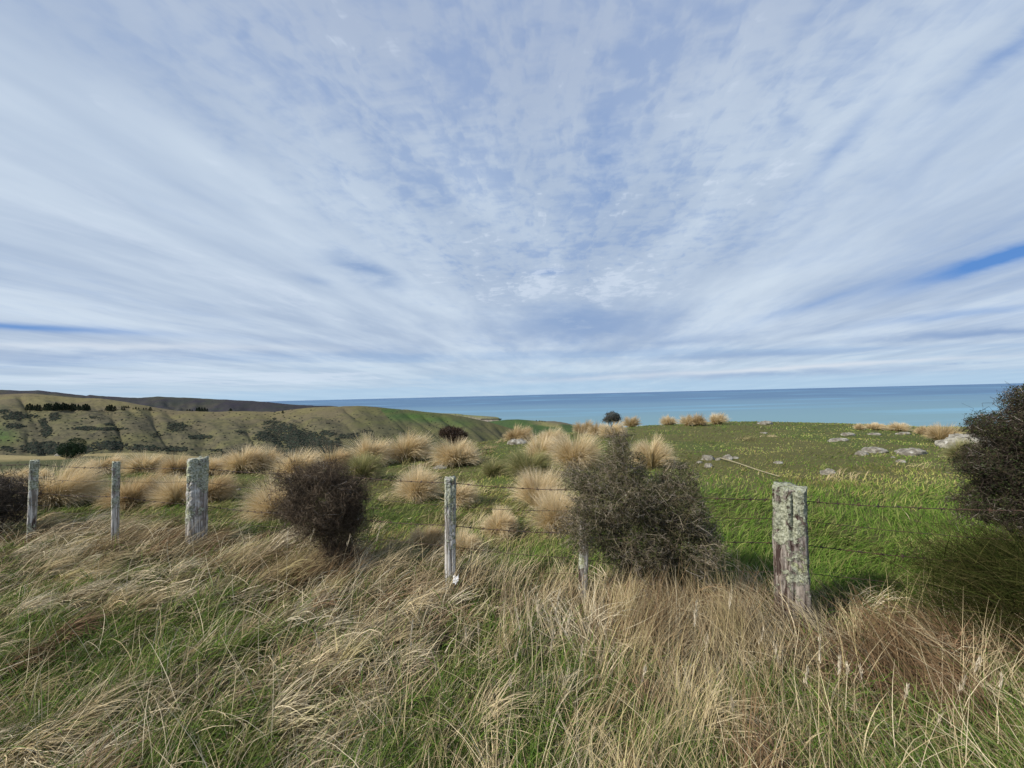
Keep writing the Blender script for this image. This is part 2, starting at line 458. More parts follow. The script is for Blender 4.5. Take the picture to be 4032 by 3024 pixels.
def roadside():
    parts = []
    # short green under-storey
    N = 145000
    x, y = samp(N, 0.75, 6.5, p=0.9)
    k = fence_side(x, y) < 0.5; x, y = x[k], y[k]; N = len(x)
    sm = straw_mask(x, y); br = brown_mask(x, y)
    hd = 0.8 + (fbm(x, y, 51, 3) - 0.5) * 4 + rng.normal(0, 0.9, N)
    ln = (0.06 + 0.13 * rng.random(N)) * (1 - 0.3 * sm)
    dry = rng.random(N) < 0.25 + 0.40 * sm
    col = np.where(dry[:, None], pick(np.vstack([OLIVE, STRAW[2:3]]), N), pick(GREEN, N))
    col = np.where((rng.random(N) < br)[:, None], pick(BROWN, N), col)
    e0 = rng.uniform(0.6, 1.5, N); e1 = e0 - rng.uniform(0.3, 1.3, N)
    parts.append(blades(rooted(x, y), hd, ln, e0, e1, (0.0028 + 0.0022 * rng.random(N)) * (0.8 + 0.16 * y), col, 3))
    # lusher green tufts in the open patches
    N = 92000
    x, y = samp(N, 0.8, 6.0, p=0.9)
    k = (fence_side(x, y) < 0.4) & (rng.random(N) > straw_mask(x, y) * 0.80); x, y = x[k], y[k]; N = len(x)
    cl_ = fbm(x * 5, y * 5, 61, 2)
    hd = cl_ * 12 + rng.normal(0, 0.7, N)
    e0 = rng.uniform(0.9, 1.5, N); e1 = e0 - rng.uniform(0.5, 1.8, N)
    parts.append(blades(rooted(x, y), hd, 0.10 + 0.16 * rng.random(N), e0, e1, (0.0035 + 0.002 * rng.random(N)) * (0.8 + 0.15 * y), pick(GREEN, N), 4))
    # broad fresh blades
    N = 7000
    x, y = samp(N, 0.9, 4.5); k = (fence_side(x, y) < 0.2) & (rng.random(N) > straw_mask(x, y) * 0.7); x, y = x[k], y[k]; N = len(x)
    e0 = rng.uniform(0.8, 1.45, N)
    parts.append(blades(rooted(x, y), fbm(x * 4, y * 4, 63, 2) * 12 + rng.normal(0, 0.8, N), rng.uniform(0.12, 0.28, N), e0, e0 - rng.uniform(0.8, 2.2, N), rng.uniform(0.005, 0.009, N), pick(GREEN, N), 5, 1.2, 0.6, kink=0.1))
    # matted straw in bundles, laid over by the wind
    nb = 2500
    bx, by = samp(nb, 0.85, 6.4, p=1.0)
    k = (fence_side(bx, by) < 0.25) & (rng.random(nb) < (straw_mask(bx, by) * 0.85 + 0.15) * (1 - 0.35 * smooth(bx / by, 0.1, 0.6) * (fence_side(bx, by) < -0.8))); bx, by = bx[k], by[k]; nb = len(bx)
    right = smooth(bx / by, -0.25, 0.55)         # 0 on the wind-laid left, 1 on the upright right
    near_f = np.exp(-((fence_side(bx, by) + 0.3) / 0.5) ** 2)
    bh = 0.62 + 0.35 * right + (fbm(bx * 0.8, by * 0.8, 71, 3) - 0.5) * (1.6 + 3.0 * right) + rng.normal(0, 0.34, nb)
    bh = np.where((rng.random(nb) < 0.30 * right), rng.uniform(0, 2 * PI, nb), bh)
    bl = rng.uniform(0.12, 0.34, nb) + 0.16 * near_f
    be0 = 0.42 + 0.30 * right + 0.34 * near_f + rng.normal(0, 0.15, nb)
    be1 = -0.30 + 0.25 * right * rng.random(nb) + 0.25 * near_f * rng.random(nb) + rng.normal(0, 0.18, nb)
    per = rng.integers(14, 46, nb)
    bc = pick(STRAW, nb, 0.1) * np.exp(rng.normal(-0.04, 0.30, (nb, 1))); bc = bc * 0.75 + 0.25 * bc.mean(1, keepdims=True) * np.array([[1.06, 1.0, 0.86]])
    bc = np.where((rng.random(nb) < brown_mask(bx, by) + 0.08)[:, None], pick(BROWN, nb), bc)
    i = np.repeat(np.arange(nb), per); N = len(i)
    rad = rng.uniform(0.02, 0.09, nb)[i]
    x = bx[i] + rng.normal(0, 1, N) * rad; y = by[i] + rng.normal(0, 1, N) * rad
    P = rooted(x, y); P[:, 2] += rng.random(N) * 0.07 * (1 - right[i] * 0.5)
    e0 = be0[i] + rng.normal(0, 0.22, N); e1 = be1[i] + rng.normal(0, 0.40, N)
    col = lim_c(bc[i] * (1 + rng.normal(0, 0.16, (N, 1))))
    w = (0.0022 + 0.0036 * rng.random(N)) * (0.85 + 0.20 * y)
    parts.append(blades(P, bh[i] + rng.normal(0, 0.28, N), bl[i] * rng.uniform(0.6, 1.15, N), np.clip(e0, 0.1, 1.5), e1, w, col, 5, 1.4, 0.5, kink=0.16))
    # short curled dead blades mixed all through
    N = 88000
    x, y = samp(N, 0.8, 6.3, p=0.9); k = fence_side(x, y) < 0.3; x, y = x[k], y[k]; N = len(x)
    right = smooth(x / y, -0.25, 0.55)
    hd = 0.7 + (fbm(x * 1.6, y * 1.6, 75, 3) - 0.5) * 3 + rng.normal(0, 0.6 + 0.9 * right, N)
    e0 = rng.uniform(0.4, 1.4, N); e1 = e0 - rng.uniform(0.3, 2.0, N)
    pal = np.where((rng.random(N) < 0.45)[:, None], pick(np.vstack([OLIVE, GREEN[[1, 3, 4]]]), N), pick(STRAW, N))
    pal = np.where((rng.random(N) < brown_mask(x, y) * 0.85)[:, None], pick(BROWN, N), pal)
    parts.append(blades(rooted(x, y) + np.array([0, 0, 0.03]), hd, rng.uniform(0.06, 0.2, N), e0, e1, (0.0020 + 0.0022 * rng.random(N)) * (0.85 + 0.2 * y), pal, 4, 1.4, 1.0, kink=0.35))
    # loose stray stems over everything
    N = 5200
    x, y = samp(N, 1.1, 5.5); k = fence_side(x, y) < 0.3; x, y = x[k], y[k]; N = len(x)
    hd = rng.uniform(0, 2 * PI, N) * 0.5 + 0.2
    e0 = rng.uniform(0.5, 1.45, N); e1 = e0 - rng.uniform(0.1, 1.4, N)
    parts.append(blades(rooted(x, y), hd, rng.uniform(0.25, 0.55, N), e0, e1, (0.0018 + 0.0014 * rng.random(N)) * (0.9 + 0.15 * y), pick(STRAW[[0, 1, 3]], N), 5, 1.4, 0.7))
    # separate arching tufts of bleached grass with dark hollows between them
    nb = 660
    bx, by = samp(nb, 1.0, 6.2, p=0.6)
    k = (fence_side(bx, by) < 0.1) & (fbm(bx * 1.2, by * 1.2, 77, 2) > 0.44) & (rng.random(nb) > (0.45 * smooth(bx / by, -0.2, 0.3) + 0.45 * smooth(bx / by, 0.45, 0.8)) * (fence_side(bx, by) < -0.6)); bx, by = bx[k], by[k]; nb = len(bx)
    right = smooth(bx / by, -0.25, 0.55)
    per = rng.integers(60, 170, nb); i = np.repeat(np.arange(nb), per); N = len(i)
    a = rng.uniform(0, 2 * PI, N); rr = np.sqrt(rng.random(N)) * 0.05
    x = bx[i] + np.cos(a) * rr; y = by[i] + np.sin(a) * rr
    bh = 0.65 + 0.9 * right * rng.normal(0, 1, nb) + rng.normal(0, 0.4, nb)
    hd = bh[i] + rng.normal(0, 0.42, N)
    e0 = 1.25 - 0.35 * (1 - right[i]) + rng.normal(0, 0.16, N); e1 = -0.50 + 0.4 * right[i] * rng.random(N) + rng.normal(0, 0.35, N)
    bc = pick(STRAW[[0, 1, 3, 5]], nb, 0.12) * np.exp(rng.normal(0.0, 0.25, (nb, 1))); bc = np.where((rng.random(nb) < 0.16 + brown_mask(bx, by))[:, None], pick(BROWN, nb), bc)
    col = lim_c(bc[i] * (1 + rng.normal(0, 0.2, (N, 1))))
    parts.append(blades(rooted(x, y), hd, rng.uniform(0.20, 0.42, nb)[i] * rng.uniform(0.6, 1.1, N), e0, e1, (0.0024 + 0.0034 * rng.random(N)) * (0.85 + 0.2 * y), col, 6, 1.4, 0.4, kink=0.12))
    # tall upright dead stems in thickets: along the fence and lower right of centre
    nb = 182
    bx = np.concatenate([rng.uniform(-6.0, 4.5, 110), rng.normal(1.05, 0.40, 26), rng.normal(0.35, 0.45, 14), rng.uniform(0.62, 1.65, 22), rng.uniform(-2.25, -1.5, 10)])
    by = np.concatenate([np.zeros(110), rng.normal(1.95, 0.28, 26), rng.normal(1.6, 0.15, 14), np.zeros(32)])
    by[150:] = 3.34 - 0.315 * bx[150:] - rng.uniform(0.42, 0.62, 32)
    by[:110] = 3.34 - 0.315 * bx[:110] - 0.10 - np.abs(rng.normal(0, 0.28, 110))
    per = np.where(np.arange(nb) < 110, rng.integers(22, 70, nb), rng.integers(14, 45, nb)); per[150:] = 70; i = np.repeat(np.arange(nb), per); N = len(i)
    rad = rng.uniform(0.04, 0.13, nb)[i]
    x = bx[i] + rng.normal(0, 1, N) * rad; y = by[i] + rng.normal(0, 1, N) * rad
    left = smooth(-bx / by, -0.1, 0.8)
    bh = np.where(bx < 0.9, rng.normal(0.45, 0.35, nb), rng.normal(1.9, 1.0, nb))
    be0 = 1.30 - 0.35 * left + rng.normal(0, 0.08, nb); be1 = 0.75 - 0.75 * left + rng.normal(0, 0.3, nb)
    bl = rng.uniform(0.26, 0.50, nb) - 0.04 * left
    bc = pick(STRAW[[0, 1, 2, 4, 5]], nb); bc = np.where((rng.random(nb) < 0.25)[:, None], pick(BROWN, nb), bc)
    col = np.clip(bc[i] * (1 + rng.normal(0, 0.18, (N, 1))), 0.02, 0.75)
    parts.append(blades(rooted(x, y), bh[i] + rng.normal(0, 0.35, N), bl[i] * rng.uniform(0.6, 1.2, N), be0[i] + rng.normal(0, 0.1, N), be1[i] + rng.normal(0, 0.3, N),
                        (0.0018 + 0.0018 * rng.random(N)) * (0.9 + 0.18 * y), col, 5, 1.4, 0.4))
    V, Fq, C = join(parts)
    o_ = mk("roadside_grass", V, [Fq], M_GRASS, col=C)
    tag(o_, "long matted dead grass mixed with green, on the near side of the fence", "grass", kind="stuff")
    print("roadside blades", len(V) // 2)
roadside()

def paddock():
    parts = []
    N = 215000
    x, y = samp(N, 2.2, 27, umax=1.95, p=1.25)
    k = fence_side(x, y) > 0.15; x, y = x[k], y[k]; N = len(x)
    u = x / y
    # lush band just behind the fence, and green hollows; olive, grazed turf beyond
    lush = np.clip((1 - smooth(y + 0.6 * fbm(x * 0.6, 0 * x, 83, 2), 5.6, 7.2)) * smooth(u, 0.25, 0.5), 0, 1)
    pt = fbm(x * 0.55, y * 0.55, 85, 4)
    midg = smooth(pt, 0.47, 0.58) * (1 - smooth(y, 9, 16) * 0.5)
    crestg = smooth(y, 12, 15) * smooth(u, -0.1, 0.2) * (1 - smooth(u, 0.6, 0.9)) * 0.6
    g = np.clip(np.maximum(np.maximum(lush * 0.95, midg * 0.75), crestg), 0, 1) * (0.75 + 0.5 * fbm(x * 2, y * 2, 87, 2))
    isg = rng.random(N) < g * (1 - 0.25 * smooth(y, 6.5, 9))
    tn = (0.66 + 0.70 * smooth(fbm(x * 0.8 + 4, y * 1.6, 95, 4), 0.38, 0.62))[:, None] * np.where(smooth(fbm(x * 0.35, y * 0.8, 97, 3), 0.45, 0.58)[:, None] > 0.5, [[1.04, 0.98, 0.95]], [[1, 1, 1]])
    col = np.where(isg[:, None], pick(GREEN * np.array([[0.95, 0.98, 0.9]]), N), pick(TURF, N) * tn)
    dry = rng.random(N) < 0.03 * (1 - lush * 0.8); col = np.where(dry[:, None], pick(STRAW, N) * (0.9 - 0.35 * smooth(y, 5, 8))[:, None], col)
    ln = 0.05 + 0.07 * rng.random(N) + lush * 0.09 * rng.random(N) + 0.05 * smooth(fbm(x * 1.5, y * 1.5, 89, 3), 0.5, 0.7)
    ln = ln * (1 - 0.45 * smooth(y, 5.5, 8.5))
    hd = 0.3 + (fbm(x * 0.9, y * 0.9, 91, 3) - 0.5) * 4 + rng.normal(0, 0.7, N)
    e0 = rng.uniform(0.7, 1.4, N); e1 = e0 - rng.uniform(0.3, 1.5, N)
    w = (0.003 + 0.003 * rng.random(N)) * np.maximum(1, 0.38 * y)
    parts.append(blades(rooted(x, y), hd, ln, e0, e1, w, col, 2))
    # longer dry tufts scattered through it
    nb = 950
    bx, by = samp(nb, 3.4, 20, umax=1.6, p=1.1)
    k = (fence_side(bx, by) > 0.15) & (rng.random(nb) < np.where(bx / by < 0.12, 0.8, 0.03)); bx, by = bx[k], by[k]; nb = len(bx)
    per = rng.integers(25, 70, nb); i = np.repeat(np.arange(nb), per); N = len(i)
    rad = rng.uniform(0.05, 0.2, nb)[i]
    x = bx[i] + rng.normal(0, 1, N) * rad; y = by[i] + rng.normal(0, 1, N) * rad
    bc = pick(np.vstack([STRAW[[0, 1, 2, 5]], OLIVE[[1, 3]], GREEN[4:5]]), nb)
    bl = rng.uniform(0.12, 0.30, nb)
    parts.append(blades(rooted(x, y), rng.normal(0.2, 0.6, nb)[i] + rng.normal(0, 0.5, N), bl[i] * rng.uniform(0.5, 1.2, N), rng.uniform(0.7, 1.4, N), rng.uniform(-0.6, 0.6, N),
                        (0.002 + 0.0015 * rng.random(N)) * np.maximum(1, 0.42 * y), np.clip(bc[i] * (1 + rng.normal(0, 0.15, (N, 1))), 0.02, 0.7), 4))
    V, Fq, C = join(parts)
    o_ = mk("paddock_grass", V, [Fq], M_GRASS, col=C)
    tag(o_, "short green and olive pasture grass beyond the fence", "grass", kind="stuff")
    print("paddock verts", len(V))
paddock()

# tall seed stalks among the roadside grass
def seed_stalks():
    parts = []
    spots = [(1590, 2990, 2470), (1830, 2700, 2490), (1880, 2720, 2470), (2040, 2950, 2520), (2060, 2820, 2410), (2120, 2760, 2310), (2165, 2900, 2310), (2150, 2880, 2490),
             (2240, 2850, 2400), (2300, 2800, 2560), (2010, 2900, 2630), (2700, 2900, 2330), (2760, 2800, 2480), (2900, 2760, 2330), (2990, 2800, 2460),
             (3090, 2950, 2560), (3260, 3000, 2540), (3310, 2990, 2590), (3370, 2850, 2640), (3420, 2880, 2650), (3140, 2990, 2580), (3760, 2950, 2640), (3820, 2900, 2560), (3950, 2950, 2660),
             (2540, 2960, 2640), (1420, 2850, 2600), (1280, 2800, 2480), (3560, 2950, 2700), (3660, 2980, 2780), (2860, 2980, 2720), (1120, 2350, 2100), (1230, 2330, 2090), (1480, 2360, 2080), (1390, 2330, 2100)]
    for (px, pb, pt) in spots:
        B = hit(px + random.uniform(-60, 30), pb); d = ray(px, pt)
        y = B[1]; T = np.array([d[0] * y, y, EYE + d[2] * y])
        L = float(np.linalg.norm(T - B)); h = math.atan2(T[1] - B[1] + random.uniform(-.05, .05), T[0] - B[0])
        horiz = math.hypot(T[0] - B[0], 0.05); el = math.atan2(T[2] - B[2], horiz)
        col = pick(STRAW[[0, 1, 3]], 1)
        nseg = 8
        e0 = min(el + 0.12, 1.5)
        V, Fq, C = blades(B[None], np.array([h]), np.array([L]), np.array([e0]), np.array([el - 0.12]), np.array([0.0034]), col, nseg, 0.2)
        parts.append((V, Fq, C))
        mid = V.reshape(-1, 2, 3).mean(1)
        tip, pre = mid[-1], mid[-3]
        k = 40
        s = rng.random(k) ** 0.8
        Pk = tip + (pre - tip) * s[:, None] * 0.8 + rng.normal(0, 0.0025, (k, 3))
        hh = h + rng.normal(0, 1.4, k)
        parts.append(blades(Pk, hh, rng.uniform(0.012, 0.03, k), np.full(k, el) + rng.normal(0, 0.3, k), np.full(k, el) + rng.normal(0, 0.3, k), np.full(k, 0.0042), pick(np.array([[0.62, 0.55, 0.42], [0.52, 0.44, 0.32]]), k), 2))
    V, Fq, C = join(parts)
    tag(mk("seed_head_grass", V, [Fq], M_GRASS, col=C), "tall pale seed stalks rising out of the roadside grass", "grass", kind="stuff")
seed_stalks()

# ------------------------------------------------------------------ tussocks
TUSS = [ # px, base y, width, height, lean, colour shift, label
 (255, 1988, 250, 150, .75, 0, "large pale windswept tussock filling the gap between the two leftmost posts"),
 (60, 1918, 150, 66, .7, 0, "low pale tussock at the left edge behind the dark bush"),
 (150, 1900, 120, 48, .7, 0, "small pale tussock just left of the leftmost lichened post's top"),
 (530, 1992, 185, 112, .6, 1, "brownish tussock just right of the thin second post"),
 (582, 1864, 140, 78, .6, 0, "golden tussock far behind, midway between thin post and thick lichened post"),
 (430, 1868, 150, 70, .8, 0, "pale flattened tussock behind the thin second post"),
 (700, 1874, 100, 80, .35, 1, "brown upright tussock just left of the thick lichened post's top"),
 (705, 1988, 135, 108, .35, 0, "pale tussock touching the left side of the thick lichened post"),
 (850, 1968, 140, 85, .8, 1, "brown tussock leaning right out from behind the thick lichened post"),
 (860, 1866, 150, 70, .6, 0, "low golden tussock right behind the thick lichened post"),
 (975, 1858, 165, 104, .5, 0, "tall domed golden tussock standing on the skyline left of the round twiggy bush"),
 (1060, 1856, 95, 82, .5, 1, "smaller tussock pressed against the right of the tall domed one"),
 (1185, 1885, 160, 112, .75, 0, "pale streaming tussock behind the round twiggy bush's left side"),
 (1090, 2050, 130, 150, .4, 0, "loose tall straw tussock touching the round twiggy bush's left edge"),
 (1330, 1848, 140, 80, .7, 1, "dull golden tussock directly above the round twiggy bush"),
 (1475, 1834, 155, 112, .7, 0, "windswept golden tussock upper right of the round twiggy bush"),
 (1435, 1888, 120, 100, .45, 2, "greenish narrow tussock beside the round twiggy bush's top right"),
 (1620, 1814, 175, 106, .5, 0, "wide golden tussock with feathery top left of the small dark bush"),
 (1812, 1828, 205, 92, .35, 0, "broad fanned tussock standing in front of the small dark bush"),
 (1652, 1968, 135, 118, .4, 0, "straw tussock standing alone left of the middle post"),
 (1805, 1990, 110, 88, .85, 0, "pale tussock combed to the right behind the middle post"),
 (1835, 2188, 130, 92, .6, 0, "low loose tussock low down at the middle post's right"),
 (1690, 2160, 150, 80, .4, 1, "low beige tussock on the left of the middle post's lower half"),
 (1945, 1872, 85, 62, .3, 2, "pale green tuft below the broad fanned tussock"),
 (2050, 1737, 135, 58, .5, 1, "low brown tussock on the skyline above the flat pale rock"),
 (2172, 1757, 120, 68, .6, 0, "tussock on the skyline at the top of the central tussock column"),
 (2150, 1812, 130, 92, .7, 0, "golden tussock second from the top in the central column"),
 (2275, 1838, 150, 124, .55, 0, "large windblown tussock at the shrub's upper left"),
 (2105, 1880, 155, 98, .7, 2, "green-gold tussock halfway down the central column"),
 (2128, 1998, 125, 146, .3, 0, "tall upright straw tussock left of the big grey shrub"),
 (2195, 2094, 155, 176, .3, 0, "tallest straw tussock touching the big grey shrub's left side"),
 (1975, 2104, 115, 92, .7, 0, "small straw tussock between middle post and central column"),
 (2300, 1706, 66, 50, .4, 1, "leftmost small tussock of the cluster below the tiny tree"),
 (2354, 1716, 58, 52, .3, 1, "second small tussock of the cluster below the tiny tree"),
 (2420, 1720, 105, 58, .6, 0, "widest tussock hiding the foot of the tiny tree"),
 (2487, 1681, 50, 42, .2, 1, "round tussock on the skyline just right of the tiny tree"),
 (2634, 1675, 62, 38, .1, 0, "smallest of the domed tussocks alone on the sea skyline"),
 (2708, 1676, 50, 44, .1, 0, "left half of the paired domed tussocks on the sea skyline"),
 (2750, 1676, 52, 45, .1, 1, "right half of the paired domed tussocks on the sea skyline"),
 (2824, 1672, 78, 48, .1, 0, "rightmost domed tussock of the row on the sea skyline"),
 (2572, 1842, 110, 112, .3, 0, "pale tussock rising out of the notch in the big grey shrub's top"),
 (3384, 1692, 26, 24, .1, 0, "tiny lone tuft on the skyline far right of the thick split post"),
 (3450, 1692, 85, 26, .2, 0, "long low straw tussock on the skyline right of the tiny lone tuft"),
 (3545, 1699, 80, 34, .3, 0, "low rounded tussock on the skyline next to the long low one"),
 (3645, 1712, 60, 34, .2, 1, "dull low tussock touching the left of the upright skyline tussock"),
 (3712, 1740, 88, 74, .1, 1, "upright brown tussock on the skyline left of the grey outcrop"),
 (3792, 1814, 62, 82, .1, 2, "greyish green tussock growing in front of the grey outcrop"),
]
TGOLD = np.array([[0.80, 0.67, 0.43], [0.70, 0.57, 0.34], [0.86, 0.75, 0.53], [0.56, 0.44, 0.24]])
TBROWN = np.array([[0.66, 0.52, 0.31], [0.55, 0.42, 0.23], [0.74, 0.61, 0.39], [0.42, 0.31, 0.16]])
TGREEN = np.array([[0.36, 0.34, 0.16], [0.28, 0.29, 0.12], [0.46, 0.40, 0.22], [0.20, 0.22, 0.08]])
def tussock(px, py, wp, hp, lean, sh, label):
    B = hit(px - wp * 0.18 * lean, py)
    sc = B[1] / F; w = wp * sc * (0.82 if px < 1600 else 0.92); h = hp * sc * 0.93
    N = int(np.clip(650 + 26000 / max(B[1], 2.5) * (wp / 150.0), 500, 4200))
    r0 = 0.20 * w
    a = rng.uniform(0, 2 * PI, N); rr = np.sqrt(rng.random(N)) * r0
    x = B[0] + np.cos(a) * rr; y = B[1] + np.sin(a) * rr * 0.8
    P = np.stack([x, y, gz(x, y) - 0.015], -1)
    q = rng.random(N) ** 1.7                # 0 = upright core, 1 = outer skirt
    nbun = 11; bn = rng.integers(0, nbun, N); bj = rng.normal(0, 0.45, nbun); bl_ = rng.uniform(0.72, 1.12, nbun); be = rng.normal(0, 0.13, nbun)
    a = (bn + rng.random(N)) * 2 * PI / nbun; x = B[0] + np.cos(a) * rr; y = B[1] + np.sin(a) * rr * 0.8; P = np.stack([x, y, gz(x, y) - 0.015], -1)
    hd = a + bj[bn] + rng.normal(0, 0.22, N)
    # wind bends headings towards +X
    vx = np.cos(hd) * (1 - 0.35 * lean) + lean * 0.8; vy = np.sin(hd) * (1 - 0.35 * lean) + lean * 0.15
    hd = np.arctan2(vy, vx)
    e0 = 1.50 - 0.62 * q - 0.20 * lean + rng.normal(0, 0.07, N) + be[bn]
    e1 = 1.10 - 1.55 * q - 0.55 * lean + rng.normal(0, 0.25, N)
    length = h * (1.12 + 0.22 * lean) * (1.10 - 0.5 * rng.random(N) ** 2) * bl_[bn]
    outer = w * 0.62 * rng.uniform(0.6, 1.1, N)
    length = length * (1 - q * 0.5) + np.maximum(outer, length * 0.6) * q * 0.5
    pal = (TGOLD, TBROWN, TGREEN)[sh]
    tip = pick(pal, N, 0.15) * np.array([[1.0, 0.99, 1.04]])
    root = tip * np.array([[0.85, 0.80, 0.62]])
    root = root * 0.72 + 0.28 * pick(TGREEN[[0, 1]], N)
    wd = (0.0022 + 0.0016 * rng.random(N)) * max(1.0, 0.34 * B[1])
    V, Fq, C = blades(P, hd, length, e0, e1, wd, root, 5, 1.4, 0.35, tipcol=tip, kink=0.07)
    o_ = mk("tussock", V, [Fq], M_TUSS, loc=B, col=C)
    tag(o_, label, "tussock", "tussock grasses in the paddock")
for T_ in TUSS: tussock(*T_)

# ------------------------------------------------------------------ tubes and bushes
def tubes(paths, radii, sides=3):
    """paths (N,k,3), radii (N,k) -> V,F"""
    paths = np.asarray(paths, float); N, k, _ = paths.shape
    tg = np.gradient(paths, axis=1); tg /= np.linalg.norm(tg, axis=2, keepdims=True) + 1e-9
    ref = np.where(np.abs(tg[..., 2:3]) < 0.9, np.array([0, 0, 1.0]), np.array([1.0, 0, 0]))
    a = np.cross(tg, ref); a /= np.linalg.norm(a, axis=2, keepdims=True) + 1e-9
    b = np.cross(tg, a)
    ph = np.arange(sides) * 2 * PI / sides
    ring = paths[:, :, None, :] + radii[:, :, None, None] * (np.cos(ph)[None, None, :, None] * a[:, :, None, :] + np.sin(ph)[None, None, :, None] * b[:, :, None, :])
    V = ring.reshape(-1, 3)
    base = (np.arange(N) * k * sides)[:, None, None] + (np.arange(k - 1) * sides)[None, :, None]
    j = np.arange(sides)[None, None, :]; j2 = (j + 1) % sides
    Fq = np.stack([base + j, base + j2, base + sides + j2, base + sides + j], -1).reshape(-1, 4)
    return V, Fq
def in_env(env, N, surf=0.5):
    """random points in a union of ellipsoids [(c, r)]; surf>0 pushes outwards"""
    w = np.array([r[0] * r[1] * r[2] for _, r in env]) ** 0.8; w /= w.sum()
    i = rng.choice(len(env), N, p=w)
    d = rng.normal(0, 1, (N, 3)); d /= np.linalg.norm(d, axis=1, keepdims=True)
    q = rng.random(N) ** (1 / 3.0 * (1 - surf * 0.75))
    c = np.array([e[0] for e in env])[i]; r = np.array([e[1] for e in env])[i]
    return c + d * q[:, None] * r
def grow(base, env, counts, lens, rads, surf=0.5, zig=0.16, k=5, bias=(0, 0, 0), curve=0.0, main=None, stray=0, slen=0.16):
    """branches reach from the nearest older branch towards points in the crown"""
    base = np.asarray(base, float)
    nodes = np.array([base]); levels = []
    for lv, (cn, ln, rd) in enumerate(zip(counts, lens, rads)):
        T = in_env(env[:main] if (main and lv < 2) else env, cn, surf if lv else 0.2)
        kd = kdtree.KDTree(len(nodes))
        for i, p in enumerate(nodes): kd.insert(p, i)
        kd.balance()
        near = np.array([kd.find(p)[1] for p in T]) if lv else np.zeros(cn, int)
        if lv:                                # jitter the choice so branches cross each other
            alt = [kd.find_n(p, 4) for p in T]
            near = np.array([a[min(len(a) - 1, random.randrange(4))][1] for a in alt])
        A = nodes[near]
        if lv == 0: A = A + rng.normal(0, 1, A.shape) * np.array([0.05, 0.05, 0.0])
        D = T - A; L = np.linalg.norm(D, axis=1, keepdims=True) + 1e-9
        lim = ln * rng.uniform(0.5, 1.15, (cn, 1))
        D = D / L * (np.minimum(L, lim) if lv < 2 else lim)
        D = D + np.array(bias) * lim + rng.normal(0, 0.30, D.shape) * (np.minimum(L, lim) * (0.1, 0.22)[lv] if lv < 2 else lim * 0.6)
        s = np.linspace(0, 1, k)[None, :, None]
        J = rng.normal(0, 1, (cn, k, 3)) * (zig * np.linalg.norm(D, axis=1)[:, None, None] * (0.35 if lv < 2 else 1.0)) * np.sin(np.linspace(0, PI, k))[None, :, None]
        J[:, -1] = 0; J[:, 0] = 0
        Cv = rng.normal(0, 1, (cn, 1, 3)) * np.linalg.norm(D, axis=1)[:, None, None] * (0.25 if lv < 2 else 1.0) * curve * (s * (1 - s) * 4)
        Pth = A[:, None, :] + D[:, None, :] * s + J + Cv
        Rd = rd * rng.uniform(0.7, 1.25, (cn, 1)) * (1 - 0.65 * np.linspace(0, 1, k))[None, :]
        levels.append((Pth, Rd))
        nodes = np.vstack([nodes if lv else nodes[:0], Pth[:, 1:].reshape(-1, 3)])
        if len(nodes) > 9000: nodes = nodes[rng.choice(len(nodes), 9000, False)]
    if stray:                                  # stray tips that break the outline, each with side shoots
        ctr = nodes.mean(0); sp = nodes.std(0) + 1e-6; q = (((nodes - ctr) / sp) ** 2).sum(1)
        idx = np.argsort(-q)[:max(stray * 2, 50)]; A = nodes[rng.choice(idx, stray)]
        D = (A - ctr); D /= np.linalg.norm(D, axis=1, keepdims=True); D = D + rng.normal(0, 0.45, D.shape) + np.array([0, 0, 0.25])
        D = D / np.linalg.norm(D, axis=1, keepdims=True) * slen * rng.uniform(0.35, 1.3, (stray, 1))
        s = np.linspace(0, 1, k)[None, :, None]; J = rng.normal(0, 1, (stray, k, 3)) * 0.09 * slen; J[:, 0] = 0
        Pth = A[:, None, :] + D[:, None, :] * s + J; r0 = rads[-1] * 1.3
        levels.append((Pth, r0 * (1 - 0.5 * np.linspace(0, 1, k))[None, :] * np.ones((stray, 1))))
        i2 = np.repeat(np.arange(stray), 6); A2 = Pth[i2, rng.integers(1, k, len(i2))]
        D2 = rng.normal(0, 1, (len(i2), 3)); D2 /= np.linalg.norm(D2, axis=1, keepdims=True); D2 *= slen * rng.uniform(0.12, 0.42, (len(i2), 1))
        levels.append((A2[:, None, :] + D2[:, None, :] * s + rng.normal(0, 1, (len(i2), k, 3)) * 0.03 * slen * (s > 0), rads[-1] * np.ones((len(i2), k)) * (1 - 0.5 * np.linspace(0, 1, k))[None, :]))
    return levels
def colour_tubes(levels, pal, sides=3, dead=0.0, deadpal=None):
    parts = []
    for Pth, Rd in levels:
        V, Fq = tubes(Pth, Rd, sides)
        c = pick(pal, len(Pth), 0.2)
        if dead: c = np.where((rng.random(len(Pth)) < dead)[:, None], pick(deadpal, len(Pth)), c)
        parts.append((V, Fq, np.repeat(c, Pth.shape[1] * sides, 0)))
    return join(parts)
def leaflets(P, size, pal, nrm=None):
    N = len(P); d = rng.normal(0, 1, (N, 3)); d /= np.linalg.norm(d, axis=1, keepdims=True)
    e = np.cross(d, rng.normal(0, 1, (N, 3))); e /= np.linalg.norm(e, axis=1, keepdims=True)
    s = size * rng.uniform(0.6, 1.3, (N, 1))
    V = np.stack([P - d * s, P + e * s * 0.45, P + d * s, P - e * s * 0.45], 1).reshape(-1, 3)
    Fq = np.arange(N * 4).reshape(N, 4)
    return V, Fq, np.repeat(pick(pal, N, 0.25), 4, 0)

